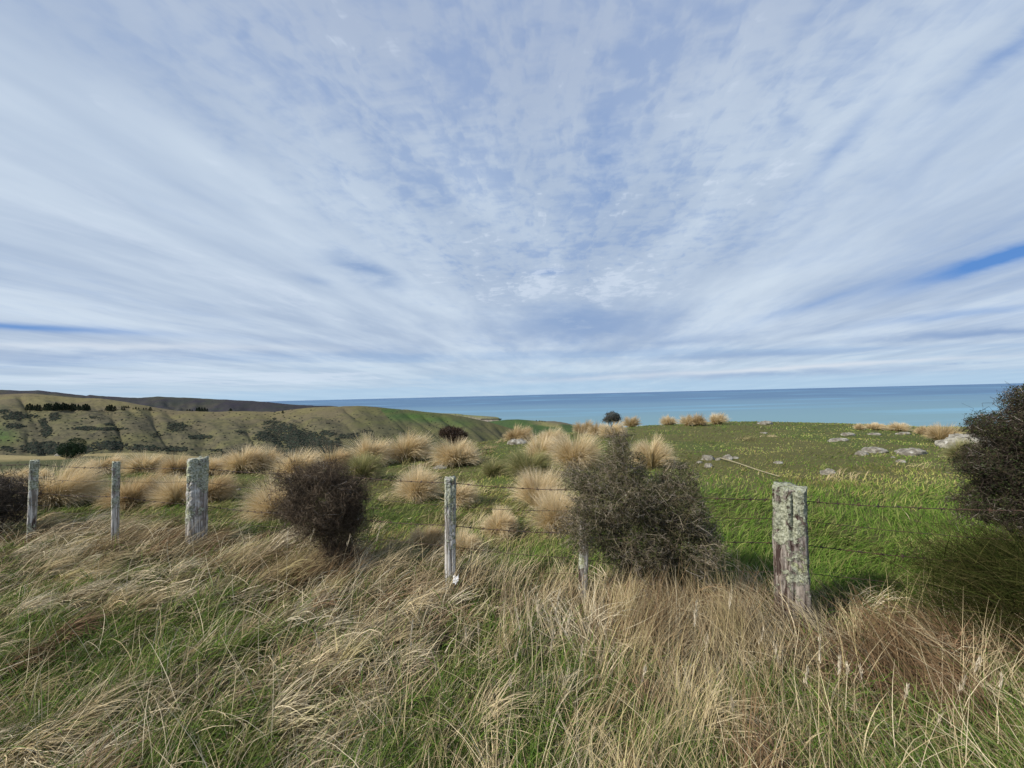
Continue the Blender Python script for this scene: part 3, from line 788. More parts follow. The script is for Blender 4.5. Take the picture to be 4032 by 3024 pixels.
def on(px, py, y):               # world point on a bearing at a given depth
    d = ray(px, py); return np.array([d[0] * y, y, EYE + d[2] * y])
def make_bush(name, base, env, counts, lens, rads, pal, label, cat, leaf=None, woody=2, **kw):
    dead = kw.pop('dead', 0.05); deadpal = kw.pop('deadpal', np.array([[0.34, 0.30, 0.26], [0.26, 0.22, 0.19]]))
    lv = grow(base, env, counts, lens, rads, **kw)
    o_ = thing(name, base, label, cat)
    V, Fq, C = colour_tubes(lv[:woody], pal[:3] * 0.6, 5); mk("branch", V, [Fq], M_TWIG, parent=o_, col=C)
    V, Fq, C = colour_tubes(lv[woody:], pal, 3, dead, deadpal); mk("twigs", V, [Fq], M_TWIG, parent=o_, col=C)
    if leaf:
        cnt, size, lp = leaf
        tips = lv[min(3, len(lv) - 1)][0][:, 1:].reshape(-1, 3)
        P = tips[rng.integers(0, len(tips), cnt)] + rng.normal(0, size * 0.8, (cnt, 3))
        V, Fq, C = leaflets(P, size, lp); mk("foliage", V, [Fq], M_LEAF, parent=o_, col=C, smooth_=False)
    return o_

# round twiggy bush on the fence
y1 = 3.75
b1 = hit(1320, 2240, y0=2.5); b1 = on(1325, 2230, y1); b1[2] = float(gz(np.array([b1[0]]), np.array([y1]))[0])
s1 = y1 / F
make_bush("thorny_bush", b1,
    [(on(1285, 1985, y1), (132 * s1, 0.33, 125 * s1)), (on(1200, 1900, y1), (80 * s1, 0.2, 50 * s1)), (on(1330, 2090, y1), (68 * s1, 0.2, 120 * s1)), (on(1380, 1950, y1), (70 * s1, 0.2, 75 * s1)), (on(1165, 1990, y1), (45 * s1, 0.15, 60 * s1)), (on(1290, 1860, y1), (75 * s1, 0.2, 40 * s1)), (on(1395, 2050, y1), (50 * s1, 0.15, 45 * s1))],
    (14, 90, 1100, 9500), (0.75, 0.34, 0.19, 0.11), (0.009, 0.004, 0.0019, 0.0013),
    np.array([[0.078, 0.054, 0.036], [0.12, 0.088, 0.06], [0.05, 0.038, 0.025], [0.19, 0.145, 0.10]]),
    "round dark brown leafless thorny bush tangled in the fence wires", "bush", surf=0.45, curve=0.25, zig=0.2, dead=0.03, stray=420, slen=0.15)

# big grey shrub
y2 = 3.05; s2 = y2 / F
b2 = on(2545, 2360, y2); b2[2] = float(gz(np.array([b2[0]]), np.array([y2]))[0])
E = lambda px, py, rx, ry, rz, yy, ss: (on(px, py, yy), (rx * ss, ry, rz * ss))
make_bush("thorny_shrub", b2,
    [E(2400, 1960, 140, 0.30, 110, y2, s2), E(2430, 1835, 62, 0.16, 95, y2, s2), E(2550, 1960, 120, 0.25, 100, y2, s2), E(2655, 1990, 105, 0.28, 110, y2, s2),
     E(2690, 2130, 125, 0.3, 105, y2, s2), E(2480, 2110, 150, 0.3, 110, y2, s2), E(2565, 2230, 150, 0.22, 80, y2, s2), E(2300, 1890, 62, 0.15, 40, y2, s2), E(2515, 1830, 26, 0.1, 60, y2, s2),
     E(2290, 2080, 66, 0.15, 100, y2 - 0.14, s2), E(2765, 2090, 60, 0.15, 70, y2, s2), E(2635, 1850, 26, 0.1, 45, y2, s2), E(2710, 1850, 42, 0.12, 32, y2, s2), E(2450, 1755, 30, 0.1, 28, y2, s2), E(2700, 1905, 50, 0.14, 40, y2, s2)],
    (18, 150, 1700, 11500), (1.0, 0.36, 0.17, 0.075), (0.012, 0.0045, 0.0019, 0.0013),
    np.array([[0.165, 0.13, 0.082], [0.26, 0.215, 0.145], [0.095, 0.078, 0.045], [0.37, 0.315, 0.235], [0.12, 0.12, 0.05]]),
    "large grey-brown thorny shrub growing through the fence left of the thick split post", "shrub", surf=0.3, zig=0.26, dead=0.10, stray=520, slen=0.14, main=6,
    leaf=(24000, 0.0075, np.array([[0.075, 0.085, 0.035], [0.11, 0.11, 0.05], [0.05, 0.06, 0.028]])))

# dark bush at the right edge
y3 = 2.75; s3 = y3 / F
b3 = on(4180, 2300, y3); b3[2] = float(gz(np.array([b3[0]]), np.array([y3]))[0])
make_bush("thorny_shrub", b3,
    [E(4080, 1690, 190, 0.35, 80, y3, s3), E(4020, 1840, 175, 0.35, 110, y3, s3), E(4050, 1990, 190, 0.35, 110, y3, s3), E(4180, 1590, 140, 0.3, 100, y3, s3),
     E(4300, 1800, 230, 0.4, 260, y3, s3), E(4040, 1570, 50, 0.10, 50, y3, s3), E(3870, 1840, 60, 0.12, 22, y3, s3), E(3900, 1685, 40, 0.12, 25, y3, s3)],
    (18, 170, 2200, 19000), (1.5, 0.40, 0.17, 0.075), (0.014, 0.005, 0.002, 0.0013),
    np.array([[0.055, 0.042, 0.03], [0.09, 0.07, 0.052], [0.035, 0.028, 0.02]]),
    "tall dark thorny shrub rising above the horizon at the right edge", "shrub", surf=0.35, zig=0.2, dead=0.07, stray=260, slen=0.13, main=5,
    leaf=(52000, 0.0075, np.array([[0.040, 0.055, 0.022], [0.06, 0.075, 0.032], [0.03, 0.042, 0.018], [0.075, 0.06, 0.035]])))

# dark bush at the left edge
y4 = 4.9; s4 = y4 / F
b4 = on(-20, 2080, y4); b4[2] = float(gz(np.array([b4[0]]), np.array([y4]))[0])
make_bush("thorny_bush", b4,
    [E(-25, 1960, 120, 0.4, 85, y4, s4), E(50, 1990, 50, 0.2, 60, y4, s4), E(-140, 1960, 120, 0.4, 90, y4, s4)],
    (10, 80, 800, 5500), (0.8, 0.4, 0.22, 0.12), (0.012, 0.006, 0.003, 0.0022),
    np.array([[0.07, 0.055, 0.045], [0.10, 0.08, 0.06], [0.05, 0.042, 0.032]]),
    "dark twiggy bush cut by the left edge beside the leftmost post", "bush", surf=0.4, stray=150, slen=0.16)

# broom-like green mass, lower right
def broom():
    yb = 2.25
    base = on(4330, 2600, yb); base[2] = float(gz(np.array([base[0]]), np.array([yb]))[0])
    o_ = thing("broom_shrub", base, "low dark green shrub of fine rush-like stems in the lower right corner", "shrub")
    N = 15000
    q = rng.random(N)
    cx = base[0] + rng.normal(-0.1, 0.30, N); cy = base[1] + rng.normal(0.05, 0.24, N)
    cz = gz(cx, cy) + rng.uniform(0.05, 0.52, N)
    P = np.stack([cx, cy, cz], -1)
    hd = PI + rng.normal(0.0, 0.55, N); k = rng.random(N) < 0.3; hd[k] = rng.uniform(0, 2 * PI, k.sum())
    e0 = rng.uniform(0.1, 1.1, N); e1 = e0 - rng.uniform(-0.2, 0.9, N)
    pal = np.array([[0.055, 0.07, 0.018], [0.075, 0.09, 0.024], [0.035, 0.045, 0.014], [0.11, 0.11, 0.036], [0.15, 0.13, 0.055]])
    V, Fq, C = blades(P, hd, rng.uniform(0.14, 0.34, N), e0, e1, 0.0026 + 0.0016 * rng.random(N), pick(pal, N) * 0.75, 4, 1.4, 0.4)
    mk("foliage", V, [Fq], M_LEAF, parent=o_, col=C)
    lv = grow(base, [(base + np.array([-0.1, 0.05, 0.35]), (0.35, 0.28, 0.25))], (16, 120), (0.5, 0.25), (0.011, 0.004))
    V, Fq, C = colour_tubes(lv, np.array([[0.06, 0.05, 0.035]]), 4); mk("branch", V, [Fq], M_TWIG, parent=o_, col=C)
broom()

# small dark bush on the paddock's edge and tiny tree on the skyline
y5 = 13.2; s5 = y5 / F
b5 = on(1785, 1765, y5); b5[2] = float(gz(np.array([b5[0]]), np.array([y5]))[0])
make_bush("dark_bush", b5, [E(1766, 1700, 38, 0.3, 22, y5, s5), E(1797, 1716, 44, 0.35, 30, y5, s5), E(1744, 1708, 18, 0.15, 16, y5, s5)],
    (8, 60, 420, 1600), (0.6, 0.3, 0.2, 0.12), (0.014, 0.009, 0.007, 0.006),
    np.array([[0.055, 0.035, 0.026], [0.085, 0.055, 0.04]]), "small dark brown bush poking up behind the broad fanned tussock", "bush", surf=0.4,
    leaf=(2600, 0.022, np.array([[0.05, 0.036, 0.024], [0.075, 0.05, 0.035], [0.04, 0.038, 0.02]])))
y6 = 17.5; s6 = y6 / F
b6 = on(2412, 1700, y6); b6[2] = float(gz(np.array([b6[0]]), np.array([y6]))[0])
make_bush("small_tree", b6, [E(2412, 1640, 27, 0.3, 20, y6, s6), E(2392, 1654, 20, 0.2, 9, y6, s6), E(2428, 1648, 16, 0.2, 16, y6, s6)],
    (5, 30, 200, 600), (1.0, 0.35, 0.22, 0.13), (0.03, 0.012, 0.008, 0.007),
    np.array([[0.09, 0.085, 0.075], [0.13, 0.12, 0.105]]), "tiny sparse dark tree on the skyline against the sea", "tree", surf=0.35,
    leaf=(800, 0.03, np.array([[0.05, 0.06, 0.042], [0.075, 0.085, 0.06]])))

# ------------------------------------------------------------------ fence
m, t, o = mat_new("weathered_wood")
ob = t.new('ShaderNodeTexCoord').outputs['Object']
vx, vy, vz = t.xyz(ob)[:3]
gr = t.noise(t.cmb(t.mul(vx, 55.0), t.mul(vy, 55.0), t.mul(vz, 2.6)), 1.0, 5.0, 0.65, 0.4)
gr2 = t.noise(t.cmb(t.mul(vx, 18.0), t.mul(vy, 18.0), t.mul(vz, 1.3)), 1.0, 3.0, 0.6, 0.6)
wood = t.mix(t.step(gr, 0.38, 0.62), rgb(0.20, 0.175, 0.15), rgb(0.66, 0.64, 0.60))
wood = t.mix(t.step(gr2, 0.47, 0.38), wood, rgb(0.05, 0.033, 0.028))
wood = t.mix(t.mul(t.step(t.noise(ob, 3.0, 3.0), 0.52, 0.66), 0.5), wood, rgb(0.10, 0.055, 0.045))
lm = t.noise(ob, 12.0, 7.0, 0.74, 0.4); lb = t.noise(ob, 4.5, 3.0, 0.6)
top = t.step(vz, 0.45, 0.95, o1=0.10)
lich = t.step(t.add(t.add(t.mul(lm, 0.8), t.mul(lb, 0.55)), top), 0.685, 0.725)
lc = t.mix(t.step(t.noise(ob, 60.0, 3.0), 0.35, 0.65), rgb(0.20, 0.21, 0.145), rgb(0.54, 0.55, 0.45))
lc = t.mix(t.step(t.noise(ob, 13.0, 3.0), 0.56, 0.68, o1=0.5), lc, rgb(0.33, 0.34, 0.14))
cw = t.mix(lich, wood, lc)
hgt = t.add(t.mul(gr, 0.6), t.mul(t.mul(lich, t.noise(ob, 80.0, 3.0)), 1.1))
principled(t, o, cw, 0.92, 0.15, hgt, 0.9, 0.012); M_WOOD = m
m, t, o = mat_new("rusty_wire")
ob = t.new('ShaderNodeTexCoord').outputs['Object']
principled(t, o, t.mix(t.step(t.noise(ob, 20.0, 3.0), 0.4, 0.6), rgb(0.035, 0.026, 0.022), rgb(0.09, 0.05, 0.03)), 0.7, 0.4); M_WIRE = m

fence_loc = on(1771, 2290, 3.3); fence_loc[2] = 0
fence = thing("wire_fence", fence_loc, "old farm fence of weathered lichened posts and rusty barbed wire crossing the photo", "fence")
M_WOOD_DARK = M_WOOD.copy(); M_WOOD_DARK.name = "dark_weathered_wood"
def _retone(tree, src, dst):
    for nd in tree.nodes:
        if nd.type == 'MIX':
            for q in (6, 7):
                v = nd.inputs[q].default_value
                if not nd.inputs[q].is_linked and all(abs(v[i] - src[i]) < 1e-4 for i in range(3)): nd.inputs[q].default_value = dst
_retone(M_WOOD_DARK.node_tree, rgb(0.66, 0.64, 0.60), rgb(0.36, 0.32, 0.28)); _retone(M_WOOD_DARK.node_tree, rgb(0.20, 0.175, 0.15), rgb(0.10, 0.075, 0.062))
_retone(M_WOOD_DARK.node_tree, rgb(0.54, 0.55, 0.45), rgb(0.42, 0.43, 0.33))
def post(name, px, ptop, pbase, wpx, depth, dy, lab, tilt=(0, 0), rough=1.0, ragged=0.03, taper=0.0, seed=1):
    T = on(px, ptop, depth); Bp = on(px + tilt[0], pbase, depth + tilt[1])
    zb = float(gz(np.array([Bp[0]]), np.array([Bp[1]]))[0]) - 0.12
    th_ = math.atan2(T[0], T[1]); ex = np.array([math.cos(th_), -math.sin(th_)]); ey = np.array([math.sin(th_), math.cos(th_)])
    w = wpx * depth / F * math.cos(th_)
    nz_, na = 150, 84
    zt = T[2]
    hh = np.linspace(0, 1, nz_); an = np.linspace(0, 2 * PI, na, endpoint=False)
    V = []
    p4 = 5.0
    r2 = np.random.default_rng(seed)
    crack = [(r2.uniform(0, 2 * PI), r2.uniform(0.05, 0.14), r2.uniform(0.15, 0.9)) for _ in range(11)]
    for h in hh:
        z = zb + (zt - zb) * h
        f = (z - T[2]) / (T[2] - max(Bp[2], zb) + 1e-6)   # 0 at top, -1 at base
        cx = T[0] + (Bp[0] - T[0]) * (-f); cy = T[1] + (Bp[1] - T[1]) * (-f)
        c_, s_ = np.cos(an), np.sin(an)
        sq = (np.abs(c_) ** p4 + np.abs(s_) ** p4) ** (-1 / p4)
        rx = w / 2 * (1 - taper * h); ry = dy / 2 * (1 - taper * h * 0.5)
        ns = fbm(an * 3.0 + seed * 3, h * 3.2 + 0 * an, seed, 3) + fbm((an - 2 * PI) * 3.0 + seed * 3, h * 3.2 + 0 * an, seed, 3) * 0
        rr = 1 + rough * 0.20 * (ns - 0.5) + rough * 0.07 * (fbm(an * 9, h * 26 + 0 * an, seed + 4, 2) - 0.5)
        for (ca, cw_, ch) in crack:
            dd = np.abs((an - ca + PI) % (2 * PI) - PI)
            rr -= rough * 0.09 * np.exp(-(dd / cw_) ** 2) * smooth(fbm(np.array([h * 6 + ca * 9]), np.array([ch * 7.0]), seed, 2), 0.40, 0.58)[0]
        zz_ = np.full(na, z)
        if h > 0.9: zz_ = zz_ + (h - 0.9) / 0.1 * ragged * (fbm(an * 2.2, 0 * an + seed, seed + 8, 3) - 0.6) * 2
        a_, b_ = c_ * sq * rx, s_ * sq * ry
        # crusty lichen stands proud of the wood, thickest near the top
        li = smooth(fbm(a_ * 30 + z * 9, b_ * 30 + z * 24, seed + 40, 3), 0.42, 0.60) * (0.25 + 0.75 * h ** 2)
        li = li * (0.3 + 0.7 * fbm(a_ * 130 + z * 60, b_ * 130 + z * 110, seed + 43, 2))
        rr = rr + li * 0.010 / max(w / 2, 0.05) * rough
        a_, b_ = a_ * rr, b_ * rr
        V.append(np.stack([cx + a_ * ex[0] + b_ * ey[0], cy + a_ * ex[1] + b_ * ey[1], zz_], -1))
    V = np.array(V)
    topc = V[-1].mean(0); inner = topc + (V[-1] - topc) * 0.55; inner[:, 2] = V[-1][:, 2].mean() + 0.004 + 0.012 * (rng.random(na) - 0.5)
    V = np.vstack([V.reshape(-1, 3), inner, [topc + [0, 0, 0.006]]])
    fc = grid_faces(nz_ + 1, na, True)
    j = np.arange(na); tri = np.stack([nz_ * na + j, nz_ * na + (j + 1) % na, np.full(na, len(V) - 1)], -1)
    o_ = mk("fence_post", V, [fc, tri], M_WOOD_DARK if wpx > 100 else M_WOOD, parent=fence)
    o_["label"] = lab
    return T, w, dy
posts = []
posts.append((post("a", 137, 1812, 2092, 36, 4.72, 0.10, "leftmost thin post, pale and leaning slightly", (-14, 0), 1.0, 0.02, 0.0, 3), 4.72, 130))
posts.append((post("b", 457, 1820, 2040, 32, 4.50, 0.08, "thin pale second post", (-3, 0), 0.8, 0.02, 0.0, 5), 4.50, 456))
posts.append((post("c", 780, 1805, 2096, 82, 4.45, 0.20, "thick grey post crusted with green lichen", (-6, 0), 1.1, 0.035, 0.02, 8), 4.45, 778))
posts.append((post("d", 1773, 1880, 2280, 42, 3.22, 0.09, "slim middle post covered in lichen", (0, 0), 0.8, 0.02, 0.0, 12), 3.22, 1772))
posts.append((post("e", 2300, 2050, 2300, 34, 3.06, 0.07, "short thin post half hidden by the grey shrub", (-4, 0), 0.7, 0.03, 0.0, 15), 3.06, 2298))
posts.append((post("f", 3106, 1912, 2415, 142, 2.74, 0.22, "thick split post with dark cracked wood and lichen cap", (14, 0), 1.2, 0.025, 0.13, 21), 2.74, 3115))

def wire(name, pts, barbed, r):
    """pts: list of (px, py, depth)"""
    W3 = np.array([on(*p) for p in pts])
    path = []
    for a, b in zip(W3[:-1], W3[1:]):
        L = np.linalg.norm(b - a); k = max(4, int(L / 0.06))
        s = np.linspace(0, 1, k, endpoint=False)[:, None]
        seg = a + (b - a) * s; seg[:, 2] -= 0.012 * L * (4 * s * (1 - s))[:, 0]
        path.append(seg)
    path = np.vstack(path + [W3[-1:]])
    path = path + rng.normal(0, 0.0012, path.shape)
    V, Fq = tubes(path[None], np.full((1, len(path)), r), 5)
    Vs, Fs = [V], [Fq]; off = len(V)
    if barbed:
        d = np.linalg.norm(np.diff(path, axis=0), axis=1); cum = np.concatenate([[0], np.cumsum(d)])
        for q in np.arange(0.05, cum[-1], 0.115):
            q += random.uniform(-.008, .008)
            c = np.array([np.interp(q, cum, path[:, i]) for i in range(3)])
            i = min(len(path) - 2, int(np.searchsorted(cum, q))); tg = path[i + 1] - path[i]; tg /= np.linalg.norm(tg)
            pp = []
            for _ in range(2):
                v = rng.normal(0, 1, 3); v -= v.dot(tg) * tg; v /= np.linalg.norm(v)
                pp.append(np.array([c - v * 0.016 - tg * 0.006, c + v * 0.016 + tg * 0.006, ]))
            pp.append(np.array([c - tg * 0.010, c + tg * 0.010]))
            rad = np.array([[0.0022, 0.0016]] * 2 + [[0.0052, 0.0052]])
            V, Fq = tubes(np.array(pp), rad, 4)
            Vs.append(V); Fs.append(Fq + off); off += len(V)
    o_ = mk("barbed_wire" if barbed else "plain_wire", np.vstack(Vs), [np.vstack(Fs)], M_WIRE, parent=fence)
def wpts(ys, dy=0.0):
    # depths follow the posts; the wires run along their far faces
    X_ = [-400, 130, 457, 780, 1290, 1772, 2298, 2540, 3108, 4100]
    D_ = [5.4, 4.80, 4.57, 4.60, 3.85, 3.30, 3.12, 3.02, 2.88, 2.45]
    return [(x, y, d) for x, y, d in zip(X_, ys, D_)]
wire("w1", wpts([1815, 1828, 1842, 1842, 1866, 1901, 1930, 1945, 1968, 2012]), True, 0.0030)
wire("w2", wpts([1862, 1882, 1895, 1895, 1938, 1991, 2012, 2022, 2042, 2135]), False, 0.0022)
wire("w3", wpts([1925, 1940, 1955, 1988, 2030, 2069, 2100, 2115, 2138, 2235]), True, 0.0030)
wire("w4", wpts([2000, 2010, 2025, 2038, 2090, 2150, 2200, 2235, 2250, 2330]), False, 0.0022)
wire("w5", wpts([2060, 2070, 2080, 2085, 2160, 2236, 2258, 2300, 2330, 2440]), False, 0.0020)

# ------------------------------------------------------------------ rocks
m, t, o = mat_new("lichened_rock")
ob = t.new('ShaderNodeTexCoord').outputs['Object']
r1 = t.noise(ob, 5.0, 6.0, 0.7); r2_ = t.noise(ob, 22.0, 4.0, 0.65)
rc = t.mix(t.step(r1, 0.38, 0.62), rgb(0.13, 0.115, 0.09), rgb(0.34, 0.32, 0.265))
rc = t.mix(t.step(r2_, 0.58, 0.66), rc, rgb(0.10, 0.095, 0.085))
rc = t.mix(t.step(t.noise(ob, 9.0, 3.0), 0.60, 0.68), rc, rgb(0.44, 0.43, 0.385))
principled(t, o, rc, 0.9, 0.2, t.add(r1, t.mul(r2_, 0.5)), 0.8, 0.04); M_ROCK = m
ROCKS = [ # px left, px right, top, base, label
 (2990, 3050, 1654, 1672, "brownish rock outcrop breaking the grass crest against the sea"),
 (2996, 3026, 1700, 1708, "small flat grey stone below the crest outcrop"),
 (3321, 3373, 1700, 1717, "grey wedge rock near the skyline, left of the long low skyline tussock"),
 (3280, 3345, 1725, 1737, "flat pale slab lying in turf below the grey wedge rock"),
 (3424, 3476, 1703, 1713, "low grey stone just below the long low skyline tussock"),
 (3541, 3592, 1699, 1711, "mottled flat rock just below the low rounded skyline tussock"),
 (3411, 3498, 1759, 1783, "bright whitish rock left of the grey domed rock"),
 (3381, 3424, 1774, 1794, "dull small rock at the lower left of the bright whitish rock"),
 (3558, 3657, 1760, 1794, "smooth grey domed rock standing alone in the paddock"),
 (3538, 3572, 1808, 1822, "small pinkish-grey stone below the grey domed rock"),
 (3511, 3528, 1795, 1803, "tiny stone between the whitish and the domed rocks"),
 (3242, 3294, 1844, 1868, "grey stone nearest behind the thick split post, at its right"),
 (2768, 2820, 1785, 1813, "white rock at the upper end of the fallen pole"),
 (2852, 2887, 1789, 1810, "rounded white rock right of the fallen pole's upper end"),
 (2776, 2808, 1822, 1840, "small grey-white rock below the two white rocks"),
 (2820, 2842, 1799, 1812, "small pale stone wedged between the two white rocks"),
 (2886, 2911, 1797, 1806, "small stone right of the rounded white rock"),
 (2743, 2768, 1813, 1824, "small buff stone left of the fallen pole cluster"),
 (3053, 3086, 1815, 1826, "flat pinkish stone in the turf right of the fallen pole"),
 (1995, 2076, 1727, 1750, "flat pale rock at the paddock's edge below the low brown skyline tussock"),
 (1702, 1753, 1829, 1847, "flat pale stone in front of the broad fanned tussock"),
 (928, 945, 1922, 1932, "tiny pale stone in the grass right of the thick lichened post"),
 (212, 234, 1784, 1796, "lone pale stone in the distant green field left of the dark round tree"),
]
def rock(px0, px1, top, base, label, dz=1.0):
    px = (px0 + px1) / 2; Bp = hit(px, base); s = Bp[1] / F
    rx = (px1 - px0) / 2 * s; rz = max((base - top) * s, rx * 0.25)
    ry = rx * random.uniform(0.6, 0.9)
    import bmesh
    bm = bmesh.new(); bmesh.ops.create_icosphere(bm, subdivisions=4, radius=1.0)
    V = np.array([v.co[:] for v in bm.verts]); Fq = np.array([[v.index for v in f.verts] for f in bm.faces]); bm.free()
    sd_ = abs(hash((px0, base))) % 1000
    f1 = fbm(V[:, 0] * 1.3 + V[:, 2] * 0.9 + sd_, V[:, 1] * 1.3 - V[:, 2] * 1.1, sd_, 3)
    f2 = fbm(V[:, 0] * 4 + V[:, 2] * 3, V[:, 1] * 4 + V[:, 2] * 2 + sd_, sd_ + 3, 3)
    V = V * (1 + 0.7 * (f1 - 0.5) + 0.28 * (f2 - 0.5))[:, None]
    V[:, 2] = np.where(V[:, 2] > 0, np.floor(V[:, 2] * 4 + f2) / 4 * 0.35 + V[:, 2] * 0.65, V[:, 2])
    a = random.uniform(0, PI) * 0.15
    V = np.stack([V[:, 0] * rx, V[:, 1] * ry, V[:, 2] * rz * 0.68], -1)
    V[:, 2] += V[:, 0] * a * 0.2
    V = V + np.array([Bp[0], Bp[1] + ry * 0.6, Bp[2] + rz * 0.05])
    tag(mk("rock", V, [Fq], M_ROCK, loc=(Bp[0], Bp[1] + ry * 0.6, Bp[2])), label, "rock", "rocks lying in the paddock")
for R_ in ROCKS: rock(*R_)
rock(3760, 3960, 1690, 1768, "large grey lichened outcrop beside the dark shrub at right")

# fallen pole
pa = hit(2836, 1812); pb = hit(3069, 1886)
pa[2] += 0.05; pb[2] += 0.05
k = 14; s = np.linspace(0, 1, k)[:, None]
path = pa + (pb - pa) * s + np.stack([0 * s[:, 0], 0 * s[:, 0], 0.008 * np.sin(s[:, 0] * 6)], -1)
m, t, o = mat_new("bleached_pole")
ob = t.new('ShaderNodeTexCoord').outputs['Object']
principled(t, o, t.mix(t.noise(ob, 12.0, 4.0), rgb(0.22, 0.19, 0.12), rgb(0.38, 0.34, 0.23)), 0.85, 0.2); M_POLE = m
V, Fq = tubes(path[None], (0.012 - 0.004 * s[:, 0])[None, :], 8)
tag(mk("fallen_pole", V, [Fq], M_POLE, loc=pa), "thin bleached pole lying in the turf from the white rocks towards the split post", "pole")

# white scrap caught in the dead grass
p = hit(1802, 2322, y0=2.0)
m, t, o = mat_new("white_scrap"); principled(t, o, rgb(0.72, 0.73, 0.74), 0.6, 0.3); M_SCRAP = m
g = 9; uu, vv = np.meshgrid(np.linspace(-1, 1, g), np.linspace(-1, 1, g))
zz_ = fbm(uu * 3, vv * 3, 5, 3) - 0.5
V = np.stack([p[0] + uu * 0.022 * (1 + 0.6 * zz_), p[1] - 0.1 + vv * 0.02 + zz_ * 0.03, p[2] + 0.13 + vv * 0.018 + zz_ * 0.05], -1).reshape(-1, 3)
V2 = V + np.array([0.001, 0.003, 0.002])
fcs = grid_faces(g, g)
tag(mk("plastic_scrap", np.vstack([V, V2]), [fcs, fcs[:, ::-1] + g * g], M_SCRAP, loc=p), "small crumpled white scrap caught in dead grass at the middle post's foot", "litter")

# ------------------------------------------------------------------ sea
SEA = -280.0
m, t, o = mat_new("sea_water")
ob = t.new('ShaderNodeTexCoord').outputs['Object']
vx, vy, vz = t.xyz(ob)[:3]
ly = t.m('LOGARITHM', t.m('MAXIMUM', vy, 100.0), 10.0)          # metres offshore, as a power of ten
wv = t.noise(t.cmb(t.mul(vx, 0.00035), t.mul(vy, 0.0011)), 1.0, 4.0, 0.55)
lw = t.noise(t.cmb(t.mul(vx, 0.00016), t.mul(ly, 9.0)), 1.0, 4.0, 0.6)
ld = t.add(ly, t.mul(t.sub(lw, 0.5), 0.30))
cs = t.mix(t.step(ld, 3.50, 3.95), srgb(108, 140, 150), srgb(96, 128, 150))
cs = t.mix(t.step(ld, 3.92, 4.12), cs, srgb(78, 110, 140))
cs = t.mix(t.step(ld, 4.45, 5.1), cs, srgb(70, 102, 138))
cs = t.mix(t.mul(t.step(lw, 0.50, 0.70), 0.45), cs, srgb(120, 172, 200))
rp = t.noise(t.cmb(t.mul(vx, 0.012), t.mul(vy, 0.03)), 1.0, 3.0, 0.6)
principled(t, o, cs, 0.55, 0.18, rp, 0.25, 3.0); M_SEA = m
th = np.linspace(-1.35, 1.35, 120); r = np.geomspace(900, 400000, 60)
R, T = np.meshgrid(r, th, indexing='ij')
V = np.stack([R * np.sin(T), R * np.cos(T), np.full_like(R, SEA)], -1).reshape(-1, 3)
o_ = mk("sea", V, [grid_faces(60, 120)[:, ::-1]], M_SEA); o_["kind"] = "structure"; o_["label"] = "calm blue sea reaching to the horizon, turquoise closer in"

# ------------------------------------------------------------------ far hills
def zat(px, py, Yd):             # height of a bearing at a depth
    return EYE + ray(px, py)[2] * Yd
def uat(px, py): return ray(px, py)[0]
def ridge(outline, Yd):
    us = np.array([uat(px, py) for px, py in outline]); zs = np.array([zat(px, py, Yd) for px, py in outline])
    return us, zs
R2 = [(-700, 1560), (-300, 1545), (0, 1553), (100, 1548), (200, 1556), (300, 1566), (400, 1569), (500, 1583), (600, 1602), (700, 1617), (850, 1621), (920, 1618), (1080, 1621),
      (1150, 1611), (1230, 1604), (1330, 1600), (1410, 1597), (1490, 1603), (1600, 1614), (1760, 1630), (1850, 1644), (1930, 1662), (1990, 1680), (2060, 1698), (2150, 1722), (2300, 1765), (2600, 1850)]
YR2 = 1350.0
_u2, _z2 = ridge(R2, YR2)
def r2z(x, y):
    u = x / y
    top = np.interp(u, _u2, _z2)
    yy = y / YR2
    # face falls from the crest to the valley floor; steeper low down
    bot = -0.148 * 800 - 30
    tt = np.clip((yy - 0.56) / 0.44, 0, 1)
    face = bot + (top - bot) * (0.55 * tt + 0.45 * np.sin(tt * PI / 2)) 
    back = top - np.maximum(yy - 1, 0) * 260
    z = np.where(yy < 1, face, back)
    low = np.clip((0.56 - yy) / 0.3, 0, 1)
    z = z + low * 80
    nf_ = smooth(yy, 0.55, 0.70) * (1 - smooth(yy, 0.93, 1.0))
    gul = np.abs(fbm(u * 9 + yy * 2.2, yy * 2.0, 101, 3) - 0.5) * 2
    z = z - nf_ * (1 - gul) ** 3 * 15 + nf_ * 10 * (fbm(u * 22 + yy * 5, yy * 9, 103, 4) - 0.5)
    z = z - nf_ * smooth(u, -0.45, -0.2) * 7 * (1 - np.abs(fbm(u * 26 + yy * 11, yy * 1.3, 107, 2) - 0.5) * 2) ** 4
    return z + (1 - nf_) * 1.5 * (fbm(u * 60, yy * 20, 105, 2) - 0.5) * (yy > 0.9)

